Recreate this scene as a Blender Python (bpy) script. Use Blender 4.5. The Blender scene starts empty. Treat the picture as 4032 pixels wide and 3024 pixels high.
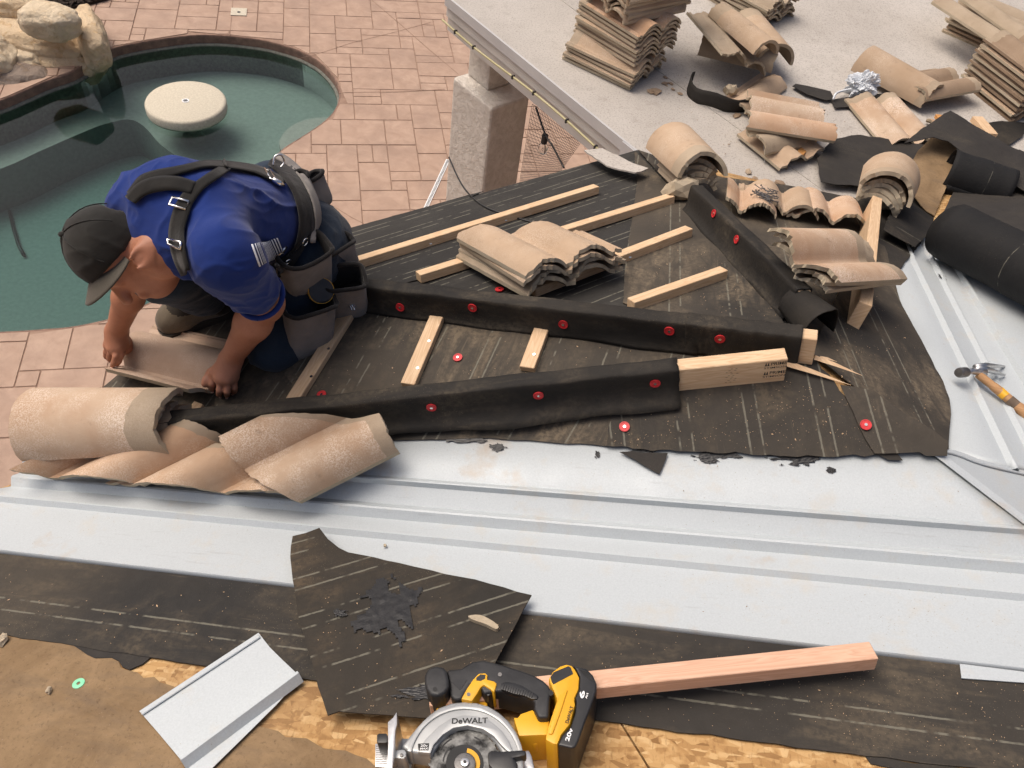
import bpy, bmesh, math, random
import numpy as np
from mathutils import Vector, Matrix, noise
from mathutils.geometry import delaunay_2d_cdt
from mathutils.bvhtree import BVHTree

SC = bpy.context.scene
COL = SC.collection
rad = math.radians

# ------------------------------------------------------------------ camera
FPX = 3100.0                      # focal length in pixels of the 4032 px wide photograph
CAM = np.array([0.0, 0.0, 4.75])  # z = 0 is the patio
th, ro = rad(49.82), rad(10.44)
FW = np.array([0, math.cos(th), -math.sin(th)])
RT = np.array([1.0, 0, 0]); UP = np.cross(RT, FW)
RT, UP = math.cos(ro) * RT + math.sin(ro) * UP, -math.sin(ro) * RT + math.cos(ro) * UP
cd = bpy.data.cameras.new('camera'); cam = bpy.data.objects.new('camera', cd); COL.objects.link(cam)
cd.sensor_width = 36.0; cd.lens = FPX / 4032 * 36; cd.clip_start = 0.05; cd.clip_end = 500
cam.matrix_world = Matrix(((RT[0], UP[0], -FW[0], CAM[0]), (RT[1], UP[1], -FW[1], CAM[1]), (RT[2], UP[2], -FW[2], CAM[2]), (0, 0, 0, 1)))
SC.camera = cam

# ------------------------------------------------------------------ sky, sun, exposure (bright overcast)
SUN_EL, SUN_AZ = 60.0, 160.0      # plan angle (from +x, counter-clockwise) the light comes from
w = bpy.data.worlds.new('World'); SC.world = w; w.use_nodes = True
nt = w.node_tree; bg = nt.nodes['Background']
sky = nt.nodes.new('ShaderNodeTexSky'); sky.sky_type = 'NISHITA'; sky.sun_disc = False
sky.sun_elevation = rad(SUN_EL); sky.sun_rotation = rad(90 - SUN_AZ)
sky.air_density = .7; sky.dust_density = 9.0; sky.ozone_density = .6
nt.links.new(sky.outputs[0], bg.inputs[0]); bg.inputs[1].default_value = 0.13
sl = bpy.data.lights.new('sun', 'SUN'); sl.energy = 1.35; sl.angle = rad(45); sl.color = (1.0, 0.95, 0.88)
so = bpy.data.objects.new('sun', sl); COL.objects.link(so)
sd = Vector((math.cos(rad(SUN_EL)) * math.cos(rad(SUN_AZ)), math.cos(rad(SUN_EL)) * math.sin(rad(SUN_AZ)), math.sin(rad(SUN_EL))))
so.rotation_euler = sd.to_track_quat('Z', 'Y').to_euler(); so.location = (0, 0, 12)
SC.view_settings.view_transform = 'Standard'; SC.view_settings.look = 'None'
SC.view_settings.exposure = 0.08; SC.view_settings.gamma = 1.0; SC.view_settings.use_curve_mapping = False

# ------------------------------------------------------------------ pixel helpers (pixels of a 2212 px wide view of the photo)
KP = 4032 / 2212.0
def ray(x, y):
    d = FW * FPX + RT * (x * KP - 2016) - UP * (y * KP - 1512)
    return d / np.linalg.norm(d)
def D2(a): return np.array([math.cos(rad(a)), math.sin(rad(a))])
def plane_dir(down, pt, t):
    n = np.array([*(t * D2(down)), 1.0]); n /= np.linalg.norm(n); return n, float(n @ pt)
def plane3(a, b, c):
    n = np.cross(b - a, c - a); n /= np.linalg.norm(n); n = n * np.sign(n[2]); return n, float(n @ a)
def flat(z): return np.array([0, 0, 1.0]), float(z)
def lifted(pl, h): return pl[0], pl[1] + h
def hit(pl, p, lift=0.0):
    d = ray(*p); k = (pl[1] + lift - pl[0] @ CAM) / (pl[0] @ d); return CAM + d * k
def at_z(x, y, z): return hit(flat(z), (x, y))
def onpl(pl, p, lift=0.0):           # drop a world point vertically onto a plane
    p = np.array(p, float); z = (pl[1] + lift - pl[0][0] * p[0] - pl[0][1] * p[1]) / pl[0][2]; return np.array([p[0], p[1], z])
def unit(v): v = np.array(v, float); return v / np.linalg.norm(v)

# ------------------------------------------------------------------ object helpers
def tag(o, label=None, cat=None, group=None, kind=None):
    if label: o['label'] = label
    if cat: o['category'] = cat
    if group: o['group'] = group
    if kind: o['kind'] = kind
    return o
def thing(name, loc, label, cat, group=None, kind=None):
    o = bpy.data.objects.new(name, None); COL.objects.link(o); o.location = Vector(loc); o.empty_display_size = 0.05
    return tag(o, label, cat, group, kind)
def wloc(o):
    v = np.zeros(3)
    while o is not None: v = v + np.array(o.location); o = o.parent
    return v
def mesh_obj(name, V, F, mat, parent=None, smooth=False, uv=None, origin=None, mats=None, fmat=None):
    """world-space verts; the origin is the parent's base or the mesh's own base"""
    V = np.asarray(V, float)
    if parent is not None: o0 = wloc(parent) if origin is None else np.asarray(origin, float)
    else: o0 = np.array([V[:, 0].mean(), V[:, 1].mean(), V[:, 2].min()]) if origin is None else np.asarray(origin, float)
    me = bpy.data.meshes.new(name); me.from_pydata((V - o0).tolist(), [], [list(f) for f in F]); me.update()
    for m in (mats or [mat]): me.materials.append(M_[m] if isinstance(m, str) else m)
    if fmat is not None: me.polygons.foreach_set('material_index', fmat)
    if smooth: me.polygons.foreach_set('use_smooth', [True] * len(me.polygons))
    if uv is not None:
        l = me.uv_layers.new(name='UVMap'); uv = np.asarray(uv)
        idx = np.empty(len(me.loops), int); me.loops.foreach_get('vertex_index', idx)
        l.data.foreach_set('uv', uv[idx].ravel())
    o = bpy.data.objects.new(name, me); COL.objects.link(o)
    if parent is not None: o.parent = parent; o.location = Vector(o0 - wloc(parent))
    else: o.location = Vector(o0)
    return o
def fix_normals(o):
    bm = bmesh.new(); bm.from_mesh(o.data); bmesh.ops.recalc_face_normals(bm, faces=bm.faces); bm.to_mesh(o.data); bm.free(); return o
def bevel(o, wd, seg=2, angle=35, clean=True):
    bm = bmesh.new(); bm.from_mesh(o.data)
    bmesh.ops.recalc_face_normals(bm, faces=bm.faces)
    es = [e for e in bm.edges if len(e.link_faces) == 2 and e.calc_face_angle(0) > rad(angle)]
    bmesh.ops.bevel(bm, geom=es, offset=wd, segments=seg, affect='EDGES', profile=0.6, clamp_overlap=True)
    bm.to_mesh(o.data); bm.free(); return o
def auto_smooth(o, ang=40):
    for p in o.data.polygons: p.use_smooth = True
    bm = bmesh.new(); bm.from_mesh(o.data)
    for e in bm.edges:
        if len(e.link_faces) == 2 and e.calc_face_angle(0) > rad(ang): e.smooth = False
    bm.to_mesh(o.data); bm.free(); return o
def box(c, ax, ay, az):
    """8 verts from a centre and three half-axis vectors"""
    c, ax, ay, az = [np.array(v, float) for v in (c, ax, ay, az)]
    V = [c + sx * ax + sy * ay + sz * az for sz in (-1, 1) for sy in (-1, 1) for sx in (-1, 1)]
    F = [(0, 2, 3, 1), (4, 5, 7, 6), (0, 1, 5, 4), (2, 6, 7, 3), (0, 4, 6, 2), (1, 3, 7, 5)]
    return V, F
def bar(p0, p1, w, h, up):
    """a stick whose bottom centre line runs p0-p1"""
    p0, p1, up = np.array(p0), np.array(p1), np.array(up)
    a = p1 - p0; s = unit(np.cross(a, up)); n = unit(np.cross(s, a))
    return box((p0 + p1) / 2 + n * h / 2, a / 2, s * w / 2, n * h / 2)
def tube(pts, r, seg=8, cap=True):
    pts = [np.array(p, float) for p in pts]; n = len(pts); V = []; F = []
    rr = r if hasattr(r, '__len__') else [r] * n
    t0 = unit(pts[1] - pts[0]); ref = np.array([0, 0, 1.0]) if abs(t0[2]) < .9 else np.array([1.0, 0, 0])
    s = unit(np.cross(t0, ref))
    for i, p in enumerate(pts):
        t = unit(pts[min(i + 1, n - 1)] - pts[max(i - 1, 0)]); s = unit(s - t * (s @ t)); b = np.cross(t, s)
        for k in range(seg):
            a = 2 * math.pi * k / seg; V.append(p + rr[i] * (math.cos(a) * s + math.sin(a) * b))
    for i in range(n - 1):
        for k in range(seg):
            F.append((i * seg + k, i * seg + (k + 1) % seg, (i + 1) * seg + (k + 1) % seg, (i + 1) * seg + k))
    if cap: F.append(tuple(range(seg))[::-1]); F.append(tuple(range((n - 1) * seg, n * seg)))
    return V, F
def disc(c, n, r, h, seg=20, inner=0.0, start=None):
    """a short cylinder standing on c along n, or a ring"""
    c, n = np.array(c, float), unit(n); ref = np.array([1.0, 0, 0]) if abs(n[0]) < .9 else np.array([0, 1.0, 0])
    a = unit(np.cross(n, ref)); b = np.cross(n, a); V = []; F = []
    for (rr, hh) in ((r, 0), (r, h)) if not inner else ((r, 0), (r, h), (inner, h), (inner, 0)):
        for k in range(seg):
            t = 2 * math.pi * k / seg; V.append(c + n * hh + rr * (math.cos(t) * a + math.sin(t) * b))
    m = 2 if not inner else 4
    for j in range(m if inner else 1):
        j2 = (j + 1) % m
        for k in range(seg): F.append((j * seg + k, j * seg + (k + 1) % seg, j2 * seg + (k + 1) % seg, j2 * seg + k))
    if not inner: F.append(tuple(range(seg))[::-1]); F.append(tuple(range(seg, 2 * seg)))
    return V, F
def merge(*parts):
    V = []; F = []
    for v, f in parts:
        o = len(V); V += list(v); F += [tuple(i + o for i in q) for q in f]
    return V, F
def prism(poly, n, h):
    """polygon of world points extruded by h along n"""
    m = len(poly); n = np.array(n, float)
    V = [np.array(p, float) for p in poly] + [np.array(p, float) + n * h for p in poly]
    F = [tuple(range(m))[::-1], tuple(range(m, 2 * m))] + [(i, (i + 1) % m, m + (i + 1) % m, m + i) for i in range(m)]
    return V, F
def smooth_poly(pts, n=6, closed=True):
    """Catmull-Rom through points"""
    P = [np.array(p, float) for p in pts]; m = len(P); out = []
    for i in range(m if closed else m - 1):
        if closed: p0, p1, p2, p3 = P[(i - 1) % m], P[i], P[(i + 1) % m], P[(i + 2) % m]
        else: p0, p1, p2, p3 = P[max(i - 1, 0)], P[i], P[i + 1], P[min(i + 2, m - 1)]
        for k in range(n):
            t = k / n
            out.append(.5 * ((2 * p1) + (-p0 + p2) * t + (2 * p0 - 5 * p1 + 4 * p2 - p3) * t * t + (-p0 + 3 * p1 - 3 * p2 + p3) * t ** 3))
    if not closed: out.append(P[-1])
    return out
def rough_poly(pts2, seg, amp, rng):
    out = []
    m = len(pts2)
    for i in range(m):
        a, b = np.array(pts2[i]), np.array(pts2[(i + 1) % m]); L = np.linalg.norm(b - a); k = max(1, int(L / seg)); nrm = np.array([-(b - a)[1], (b - a)[0]]) / max(L, 1e-6)
        for j in range(k): out.append(a + (b - a) * j / k + (nrm * rng.gauss(0, amp) if j else 0))
    return out
def inside(poly, p):
    x, y = p; c = False; n = len(poly); j = n - 1
    for i in range(n):
        xi, yi = poly[i]; xj, yj = poly[j]
        if (yi > y) != (yj > y) and x < (xj - xi) * (y - yi) / (yj - yi) + xi: c = not c
        j = i
    return c
def sheet3d(name, pts, pl, mat, parent, lift=.004, thick=.002, uvdir=None, res=.06, wave=0.0, curl=None, seed=0, edge=(.03, .0012), uvoff=(0, 0), smooth=True, holes=None, label=None):
    """a thin flexible sheet lying on a plane: outline points (world) -> triangulated solid with thickness, waves and curl"""
    rng = random.Random(seed); n = pl[0]; c = np.mean(pts, axis=0)
    e1 = unit((uvdir - n * (uvdir @ n)) if uvdir is not None else np.cross(n, [0.3, 1, 0])); e2 = np.cross(n, e1)
    to2 = lambda p: np.array([(np.array(p) - c) @ e1, (np.array(p) - c) @ e2])
    pl2 = [to2(p) for p in pts]
    if edge: pl2 = rough_poly(pl2, edge[0], edge[1], rng)
    A = np.array(pl2); lo, hi = A.min(0), A.max(0)
    V2 = [Vector(p) for p in pl2]; m = len(V2); E = [(i, (i + 1) % m) for i in range(m)]
    if res:
        x = lo[0] + res / 2
        while x < hi[0]:
            y = lo[1] + res / 2
            while y < hi[1]:
                q = (x + rng.uniform(-.2, .2) * res, y + rng.uniform(-.2, .2) * res)
                if inside(pl2, q): V2.append(Vector(q))
                y += res
            x += res
    v, e, f, *_ = delaunay_2d_cdt(V2, E, [], 1, 1e-6)
    top = []
    for q in v:
        z = 0.0
        if wave: z += wave * (0.6 + noise.noise(Vector((q.x * 4 + seed * 7, q.y * 4, 1.3))) + .4 * noise.noise(Vector((q.x * 11, q.y * 11 + seed, 5.1))))
        p2 = np.array((q.x, q.y))
        if curl: p3 = curl(p2, c, e1, e2, n)
        else: p3 = c + e1 * q.x + e2 * q.y
        p3 = np.array(p3) + n * (z)
        top.append(p3)
    top = np.array(top)
    base = (pl[1] - n @ c) if curl is None else 0.0   # the outline is already on pl
    top = top + n * (lift + thick)
    bot = top - n * thick
    k = len(top); F = [tuple(q) for q in f]
    # orient
    out = []
    for q in F:
        a, b, d = top[q[0]], top[q[1]], top[q[2]]
        out.append(q if np.cross(b - a, d - a) @ n > 0 else q[::-1])
    F2 = out + [tuple(i + k for i in q[::-1]) for q in out]
    cnt = {}
    for q in out:
        for i in range(3):
            a, b = q[i], q[(i + 1) % 3]; cnt[(a, b)] = 1
    for (a, b) in list(cnt):
        if (b, a) not in cnt: F2.append((b, a, a + k, b + k))
    uv = np.array([(q.x + uvoff[0], q.y + uvoff[1]) for q in v] * 2)
    o = mesh_obj(name, np.vstack([top, bot]), F2, mat, parent, smooth=False, uv=uv)
    if smooth: auto_smooth(o, 50)
    if label: o['label'] = label
    return o
def sheet(name, px, pl, mat, parent, lift=.004, line=None, **k):
    pts = [hit(pl, p) for p in px]
    uvd = None
    if line is not None: uvd = hit(pl, line[1]) - hit(pl, line[0])
    return sheet3d(name, pts, pl, mat, parent, lift=lift, uvdir=uvd, **k)
# ------------------------------------------------------------------ procedural materials
M_ = {}
class N:
    def __init__(s, name):
        s.m = bpy.data.materials.new(name); s.m.use_nodes = True; s.t = s.m.node_tree; s.b = s.t.nodes['Principled BSDF']; M_[name] = s.m
    def n(s, ty, **k):
        x = s.t.nodes.new('ShaderNode' + ty)
        for a, v in k.items(): setattr(x, a, v)
        return x
    def put(s, sock, v):
        if hasattr(v, 'is_output'): s.t.links.new(v, sock)
        elif isinstance(v, (tuple, list)) and len(v) == 3 and sock.type == 'RGBA': sock.default_value = (*v, 1)
        else: sock.default_value = v
    def co(s, kind='Object'): return s.n('TexCoord').outputs[kind]
    def mapp(s, v, scale=(1, 1, 1), rot=(0, 0, 0), loc=(0, 0, 0)):
        x = s.n('Mapping'); s.put(x.inputs[0], v); x.inputs['Scale'].default_value = scale; x.inputs['Rotation'].default_value = rot; x.inputs['Location'].default_value = loc; return x.outputs[0]
    def noise(s, v, scale=5, detail=5, rough=.55, dist=0, dim='3D'):
        x = s.n('TexNoise'); x.noise_dimensions = dim; s.put(x.inputs['Vector'], v); x.inputs['Scale'].default_value = scale; x.inputs['Detail'].default_value = detail; x.inputs['Roughness'].default_value = rough; x.inputs['Distortion'].default_value = dist; return x.outputs[0]
    def vor(s, v, scale=5, feat='F1', out='Distance', rnd=1.0):
        x = s.n('TexVoronoi'); x.feature = feat; s.put(x.inputs['Vector'], v); x.inputs['Scale'].default_value = scale; x.inputs['Randomness'].default_value = rnd; return x.outputs[out]
    def ramp(s, v, *st, interp='LINEAR'):
        x = s.n('ValToRGB'); s.put(x.inputs[0], v); cr = x.color_ramp; cr.interpolation = interp
        while len(cr.elements) < len(st): cr.elements.new(.5)
        for e, (p, c) in zip(cr.elements, st): e.position = p; e.color = (*(c if hasattr(c, '__len__') else (c, c, c)), 1)
        return x.outputs[0]
    def mix(s, f, a, b, bt='MIX'):
        x = s.n('Mix'); x.data_type = 'RGBA'; x.blend_type = bt; s.put(x.inputs[0], f); s.put(x.inputs[6], a); s.put(x.inputs[7], b); return x.outputs[2]
    def mth(s, op, a, b=None, c=None):
        x = s.n('Math'); x.operation = op; s.put(x.inputs[0], a)
        if b is not None: s.put(x.inputs[1], b)
        if c is not None: s.put(x.inputs[2], c)
        return x.outputs[0]
    def sep(s, v): x = s.n('SeparateXYZ'); s.put(x.inputs[0], v); return x.outputs
    def comb(s, x_, y, z=0.0): x = s.n('CombineXYZ'); s.put(x.inputs[0], x_); s.put(x.inputs[1], y); s.put(x.inputs[2], z); return x.outputs[0]
    def bump(s, h, st=.3, dist=.002, nrm=None):
        x = s.n('Bump'); x.inputs['Strength'].default_value = st; x.inputs['Distance'].default_value = dist; s.put(x.inputs['Height'], h)
        if nrm is not None: s.put(x.inputs['Normal'], nrm)
        return x.outputs[0]
    def rnd(s): return s.n('ObjectInfo').outputs['Random']
    def out(s, col=None, rough=None, bump=None, metal=None, spec=None, **k):
        b = s.b
        if col is not None: s.put(b.inputs['Base Color'], col)
        if rough is not None: s.put(b.inputs['Roughness'], rough)
        if bump is not None: s.put(b.inputs['Normal'], bump)
        if metal is not None: s.put(b.inputs['Metallic'], metal)
        if spec is not None: s.put(b.inputs['Specular IOR Level'], spec)
        return s.m
def simple(name, c1, c2, scale=20, rough=.7, bst=.2, bdist=.002, metal=0, spec=.4, bscale=None, detail=6):
    s = N(name); v = s.co(); f = s.noise(v, scale, detail); col = s.mix(s.ramp(f, (.35, 0), (.65, 1)), c1, c2)
    s.out(col, rough, s.bump(s.noise(v, bscale or scale * 4, 6), bst, bdist), metal, spec)

def felt(name, base=(.026, .0245, .023), dust=(.105, .086, .062), amount=.5, lines=((0.03, .0), (0.062, .5)), period=.17, lw=.0022, linecol=(.20, .19, .15)):
    s = N(name); uv = s.co('UV'); ob = s.co()
    u, v, _ = s.sep(uv)
    n1 = s.noise(s.mapp(ob, (1, 1, 1)), 3.1, 7, .65, .6); n2 = s.noise(s.mapp(uv, (2.0, 9, 1)), 2.2, 6, .62, .8); n3 = s.noise(ob, 90, 4, .6)
    dm = s.mth('MULTIPLY', s.ramp(n1, (.42, 0), (.60, 1)), s.ramp(n2, (.40, .05), (.62, 1)))
    dm = s.mth('MULTIPLY', dm, s.ramp(n3, (.35, .25), (.58, 1)))
    dm = s.mth('MULTIPLY', dm, amount)
    c = s.mix(s.noise(ob, 30, 5), tuple(.75 * x for x in base), tuple(1.3 * x for x in base))
    c = s.mix(dm, c, dust)
    # overall dusting
    c = s.mix(s.mth('MULTIPLY', s.ramp(s.noise(ob, 1.6, 4), (.3, .0), (.75, .5)), amount * .85), c, dust)
    sc = s.mth('MULTIPLY', s.ramp(s.noise(s.mapp(uv, (3, 55, 1), (0, 0, .5)), 2.0, 3, .6, .3), (.64, 0), (.70, 1)), s.ramp(s.noise(ob, 6.3, 3), (.48, 0), (.6, 1)))
    c = s.mix(s.mth('MULTIPLY', sc, min(1, amount) * .45), c, dust)
    # chalk lines printed on the felt
    wob = s.mth('MULTIPLY', s.mth('SUBTRACT', s.noise(s.comb(s.mth('MULTIPLY', u, 60), v), 1.0, 3), .5), .0032)
    vv = s.mth('ADD', v, wob); tot = None
    for (off, ph) in lines:
        fr = s.mth('SUBTRACT', s.mth('FRACT', s.mth('ADD', s.mth('DIVIDE', s.mth('ADD', vv, 50.0 * period - off), period), .5)), .5)
        d = s.mth('ABSOLUTE', s.mth('MULTIPLY', fr, period))
        thick = s.mth('MULTIPLY_ADD', s.noise(s.comb(s.mth('MULTIPLY', u, 55), ph * 9 + .3), 1.0, 2), .0026, lw - .0012)
        m = s.mth('LESS_THAN', d, thick)
        brk = s.ramp(s.noise(s.comb(s.mth('MULTIPLY', u, 13), s.mth('MULTIPLY', s.mth('ROUND', s.mth('DIVIDE', v, period)), 3.7), ph * 5), 1.0, 3, .7), (.44, 0), (.52, 1))
        m = s.mth('MULTIPLY', m, brk); tot = m if tot is None else s.mth('MAXIMUM', tot, m)
    tot = s.mth('MULTIPLY', tot, .62)
    c = s.mix(tot, c, linecol)
    # specks of sawdust
    sp = s.mth('LESS_THAN', s.vor(ob, 210), .10); sp = s.mth('MULTIPLY', sp, s.ramp(s.noise(ob, 4.3, 3), (.46, 0), (.62, 1)))
    c = s.mix(s.mth('MULTIPLY', sp, .8), c, (.30, .24, .16))
    h = s.mth('ADD', s.mth('MULTIPLY', n3, .5), s.noise(ob, 14, 5))
    s.out(c, s.ramp(dm, (0, .74), (1, .95)), s.bump(h, .45, .005), 0, .22)
felt('felt', amount=.75, dust=(.125,.10,.07)); felt('felt_far', period=.105, lines=((.02, 0), (.05, .5)), amount=.45, dust=(.085, .08, .07))
felt('felt_dusty', amount=1.25, dust=(.15, .12, .085))
felt('felt_new', base=(.0125, .012, .0118), amount=.6, lines=((.5, 0),), period=3.0)
felt('felt_scrap', base=(.024, .022, .019), dust=(.10, .075, .05), amount=.8, period=.115, lines=((.02, 0), (.055, .5)))
felt('felt_roll', base=(.0115, .0115, .012), amount=.05, lines=((.5, 0),), period=3.0)
felt('felt_worn', base=(.030, .027, .025), amount=.30, dust=(.10, .085, .06), lines=((.5, 0),), period=3.0)
def old_felt():
    s = N('felt_old_brown'); ob = s.co(); n1 = s.noise(ob, 6, 9, .72, .5); n2 = s.noise(ob, 130, 7, .75); n3 = s.noise(s.mapp(ob, (1, 3, 1)), 3.1, 8, .72, .8)
    c = s.mix(s.ramp(n1, (.3, 0), (.7, 1)), (.17, .11, .058), (.32, .22, .125)); c = s.mix(s.ramp(n3, (.5, 0), (.7, .55)), c, (.13, .10, .075))
    c = s.mix(s.mth('MULTIPLY', s.ramp(n2, (.55, 0), (.66, 1)), .6), c, (.09, .06, .035))
    s.out(c, .9, s.bump(s.mth('ADD', n2, n1), .4, .003), 0, .2)
old_felt()
def osb():
    s = N('osb'); ob = s.co(); 
    def layer(sc, rot, st):
        v = s.mapp(ob, (sc, sc * st, sc), (0, 0, rot)); return s.vor(v, 1.0, out='Color'), s.vor(v, 1.0, feat='DISTANCE_TO_EDGE')
    c1, d1 = layer(24, .5, 3.2); c2, d2 = layer(29, 1.45, 2.6); c3, d3 = layer(34, 2.3, 3)
    pick = s.ramp(s.noise(ob, 38, 2), (.46, 0), (.54, 1)); pick2 = s.ramp(s.noise(s.mapp(ob, loc=(5, 3, 1)), 17, 2), (.48, 0), (.56, 1))
    cc = s.mix(pick2, s.mix(pick, c1, c2), c3); g = s.sep(cc)[0]
    dd = s.mth('MINIMUM', d1, s.mth('MINIMUM', d2, d3))
    col = s.ramp(g, (0, (.24, .125, .045)), (.35, (.40, .23, .09)), (.7, (.48, .295, .125)), (1, (.58, .39, .19)))
    col = s.mix(s.ramp(s.noise(s.mapp(ob, (60, 12, 60), (0, 0, .8)), 3, 4), (.55, 0), (.72, .55)), col, (.20, .10, .035))
    col = s.mix(s.ramp(s.noise(ob, 2.5, 5), (.5, 0), (.75, .5)), col, (.25, .17, .10))
    s.out(col, .7, s.bump(s.mth('ADD', g, s.noise(ob, 120, 3)), .5, .003), 0, .25)
osb()
def metal():
    s = N('galvanised'); ob = s.co(); n1 = s.noise(ob, 2.2, 6, .6); n2 = s.noise(ob, 260, 3); n3 = s.noise(ob, 9, 6, .65)
    c = s.mix(s.ramp(n2, (.3, 0), (.7, 1)), (.435, .472, .49), (.495, .533, .55))
    c = s.mix(s.mth('MULTIPLY', s.ramp(n3, (.56, 0), (.72, 1)), .42), c, (.50, .45, .37))
    c = s.mix(s.mth('MULTIPLY', s.ramp(s.noise(s.mapp(ob, loc=(3, 9, 2)), 4.7, 5, .6), (.62, 0), (.72, 1)), .5), c, (.42, .31, .2))
    sc = s.mth('MULTIPLY', s.ramp(s.noise(s.mapp(ob, (4, 60, 4), (0, 0, .15)), 2.0, 3, .6, .4), (.62, 0), (.70, 1)), s.ramp(s.noise(ob, 3.7, 3), (.5, 0), (.62, 1))); c = s.mix(s.mth('MULTIPLY', sc, .35), c, (.33, .34, .35))
    sp = s.mth('MULTIPLY', s.mth('LESS_THAN', s.vor(ob, 70), .07), s.ramp(n1, (.45, 0), (.6, 1))); c = s.mix(s.mth('MULTIPLY', sp, .75), c, (.22, .17, .11))
    s.out(c, s.ramp(n3, (.3, .48), (.7, .66)), s.bump(s.mth('ADD', s.noise(ob, 5, 3), s.mth('MULTIPLY', s.noise(ob, 90, 4), .06)), .3, .006), .12, .4)
metal()
def tile(name, c1, c2, speck=(.62, .52, .42), amt=.55, edge=False):
    s = N(name); ob = s.co(); r = s.rnd()
    v = s.n('VectorMath'); v.operation = 'ADD'; s.put(v.inputs[0], ob); s.t.links.new(s.comb(s.mth('MULTIPLY', r, 13), s.mth('MULTIPLY', r, 7), r), v.inputs[1]); v = v.outputs[0]
    n1 = s.noise(v, 5, 5, .6); n2 = s.noise(v, 260, 5, .8); n3 = s.noise(s.mapp(v, (1, 1, 1)), 5.5, 5, .6)
    c = s.mix(s.ramp(n1, (.35, 0), (.65, 1)), c1, c2)
    c = s.mix(s.mth('MULTIPLY', r, .35), c, (.34, .245, .16))
    m = s.mth('MULTIPLY', s.ramp(n2, (.48, 0), (.54, 1)), s.ramp(n3, (.42, 0), (.66, 1)))
    c = s.mix(s.mth('MULTIPLY', m, amt), c, speck)
    c = s.mix(s.mth('MULTIPLY', s.ramp(s.noise(v, 18, 6, .7), (.60, 0), (.74, 1)), .5), c, (.17, .12, .08))
    s.out(c, .88, s.bump(s.mth('ADD', n2, s.noise(v, 45, 4)), .55, .0022), 0, .2)
tile('tile', (.40, .285, .19), (.49, .36, .25)); tile('tile_white', (.46, .31, .205), (.54, .41, .30), (.78, .69, .59), .85)
tile('tile_orange', (.47, .29, .175), (.54, .38, .265), (.70, .60, .49), .7)
tile('tile_grey', (.33, .26, .185), (.42, .34, .25), amt=.2); tile('tile_edge', (.40, .34, .245), (.52, .45, .335), amt=.2); tile('tile_pink', (.35, .245, .18), (.43, .315, .24), (.58, .49, .41), .5); tile('tile_brown', (.24, .17, .115), (.31, .225, .155), amt=.1)
def deck():
    s = N('stamped_concrete'); ob = s.n('NewGeometry').outputs['Position']; r = s.rnd(); n1 = s.noise(ob, 2.6, 6, .6); n2 = s.noise(ob, 35, 6, .65); n3 = s.noise(ob, 7, 7, .62, .5)
    c = s.mix(s.ramp(n3, (.3, 0), (.7, 1)), (.345, .23, .168), (.475, .335, .25)); c = s.mix(s.mth('MULTIPLY', r, .3), c, (.40, .265, .19))
    c = s.mix(s.mth('MULTIPLY', s.ramp(n1, (.45, 0), (.68, 1)), .55), c, (.285, .195, .148))
    s.out(c, .72, s.bump(s.mth('ADD', n3, s.mth('MULTIPLY', n2, .25)), .6, .012), 0, .35)
deck()
simple('joint', (.25, .16, .115), (.33, .22, .16), 12, .9)
simple('coping', (.17, .105, .08), (.27, .165, .12), 14, .85, .5, .01)
def wood(name, a, b, c3, along=0):
    s = N(name); ob = s.co('UV'); r = s.rnd()
    v = s.mapp(ob, (1.6, 22, 1)); w_ = s.n('TexNoise'); 
    base = s.n('VectorMath'); base.operation = 'ADD'; s.put(base.inputs[0], v); s.t.links.new(s.comb(s.mth('MULTIPLY', r, 31), s.mth('MULTIPLY', r, 17)), base.inputs[1]); v = base.outputs[0]
    n = s.noise(v, 1.6, 4, .5, 1.1); g = s.mth('FRACT', s.mth('MULTIPLY', n, 9)); g = s.ramp(g, (0, 0), (.75, 1), (1, .1))
    fine = s.noise(s.mapp(v, (2, 6, 1)), 6, 4)
    col = s.mix(g, a, b); col = s.mix(s.mth('MULTIPLY', s.ramp(fine, (.45, 0), (.7, 1)), .35), col, c3); col = s.mix(s.mth('MULTIPLY', r, .3), col, c3)
    s.out(col, .62, s.bump(s.mth('ADD', g, fine), .15, .001), 0, .3)
wood('wood', (.56, .37, .215), (.70, .52, .335), (.63, .43, .26)); wood('wood_pink', (.56, .33, .22), (.68, .44, .31), (.60, .37, .25)); wood('wood_orange', (.52, .24, .07), (.6, .31, .11), (.42, .18, .06)); wood('wood_handle', (.40, .22, .10), (.52, .31, .15), (.33, .17, .08))
def roofing():
    s = N('roll_roofing'); ob = s.co(); n1 = s.noise(ob, 1.4, 6, .6); n2 = s.noise(ob, 110, 6, .75); n3 = s.noise(ob, 12, 6, .65)
    c = s.mix(s.ramp(n1, (.3, 0), (.7, 1)), (.405, .37, .33), (.525, .49, .445)); c = s.mix(s.mth('MULTIPLY', s.ramp(n2, (.52, 0), (.60, 1)), .5), c, (.17, .15, .135)); c = s.mix(s.mth('MULTIPLY', s.ramp(n3, (.55, 0), (.75, 1)), .4), c, (.27, .235, .20))
    s.out(c, .9, s.bump(n2, .5, .003), 0, .25)
roofing()
simple('fascia', (.50, .475, .445), (.57, .545, .515), 6, .6, .1); simple('drip_edge', (.47, .46, .455), (.53, .52, .51), 4, .45, .05); simple('cable_yellow', (.42, .38, .20), (.5, .45, .27), 10, .5)
def stucco():
    s = N('stucco'); ob = s.co(); n1 = s.noise(ob, 26, 6, .7, .4); n2 = s.noise(ob, 3, 5); h = s.ramp(n1, (.42, 0), (.56, 1))
    c = s.mix(h, (.58, .53, .465), (.66, .61, .545)); c = s.mix(s.ramp(n2, (.45, 0), (.75, .35)), c, (.42, .375, .33)); s.out(c, .92, s.bump(s.mth('ADD', h, s.mth('MULTIPLY', n1, .5)), .5, .008), 0, .2)
stucco()
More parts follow.
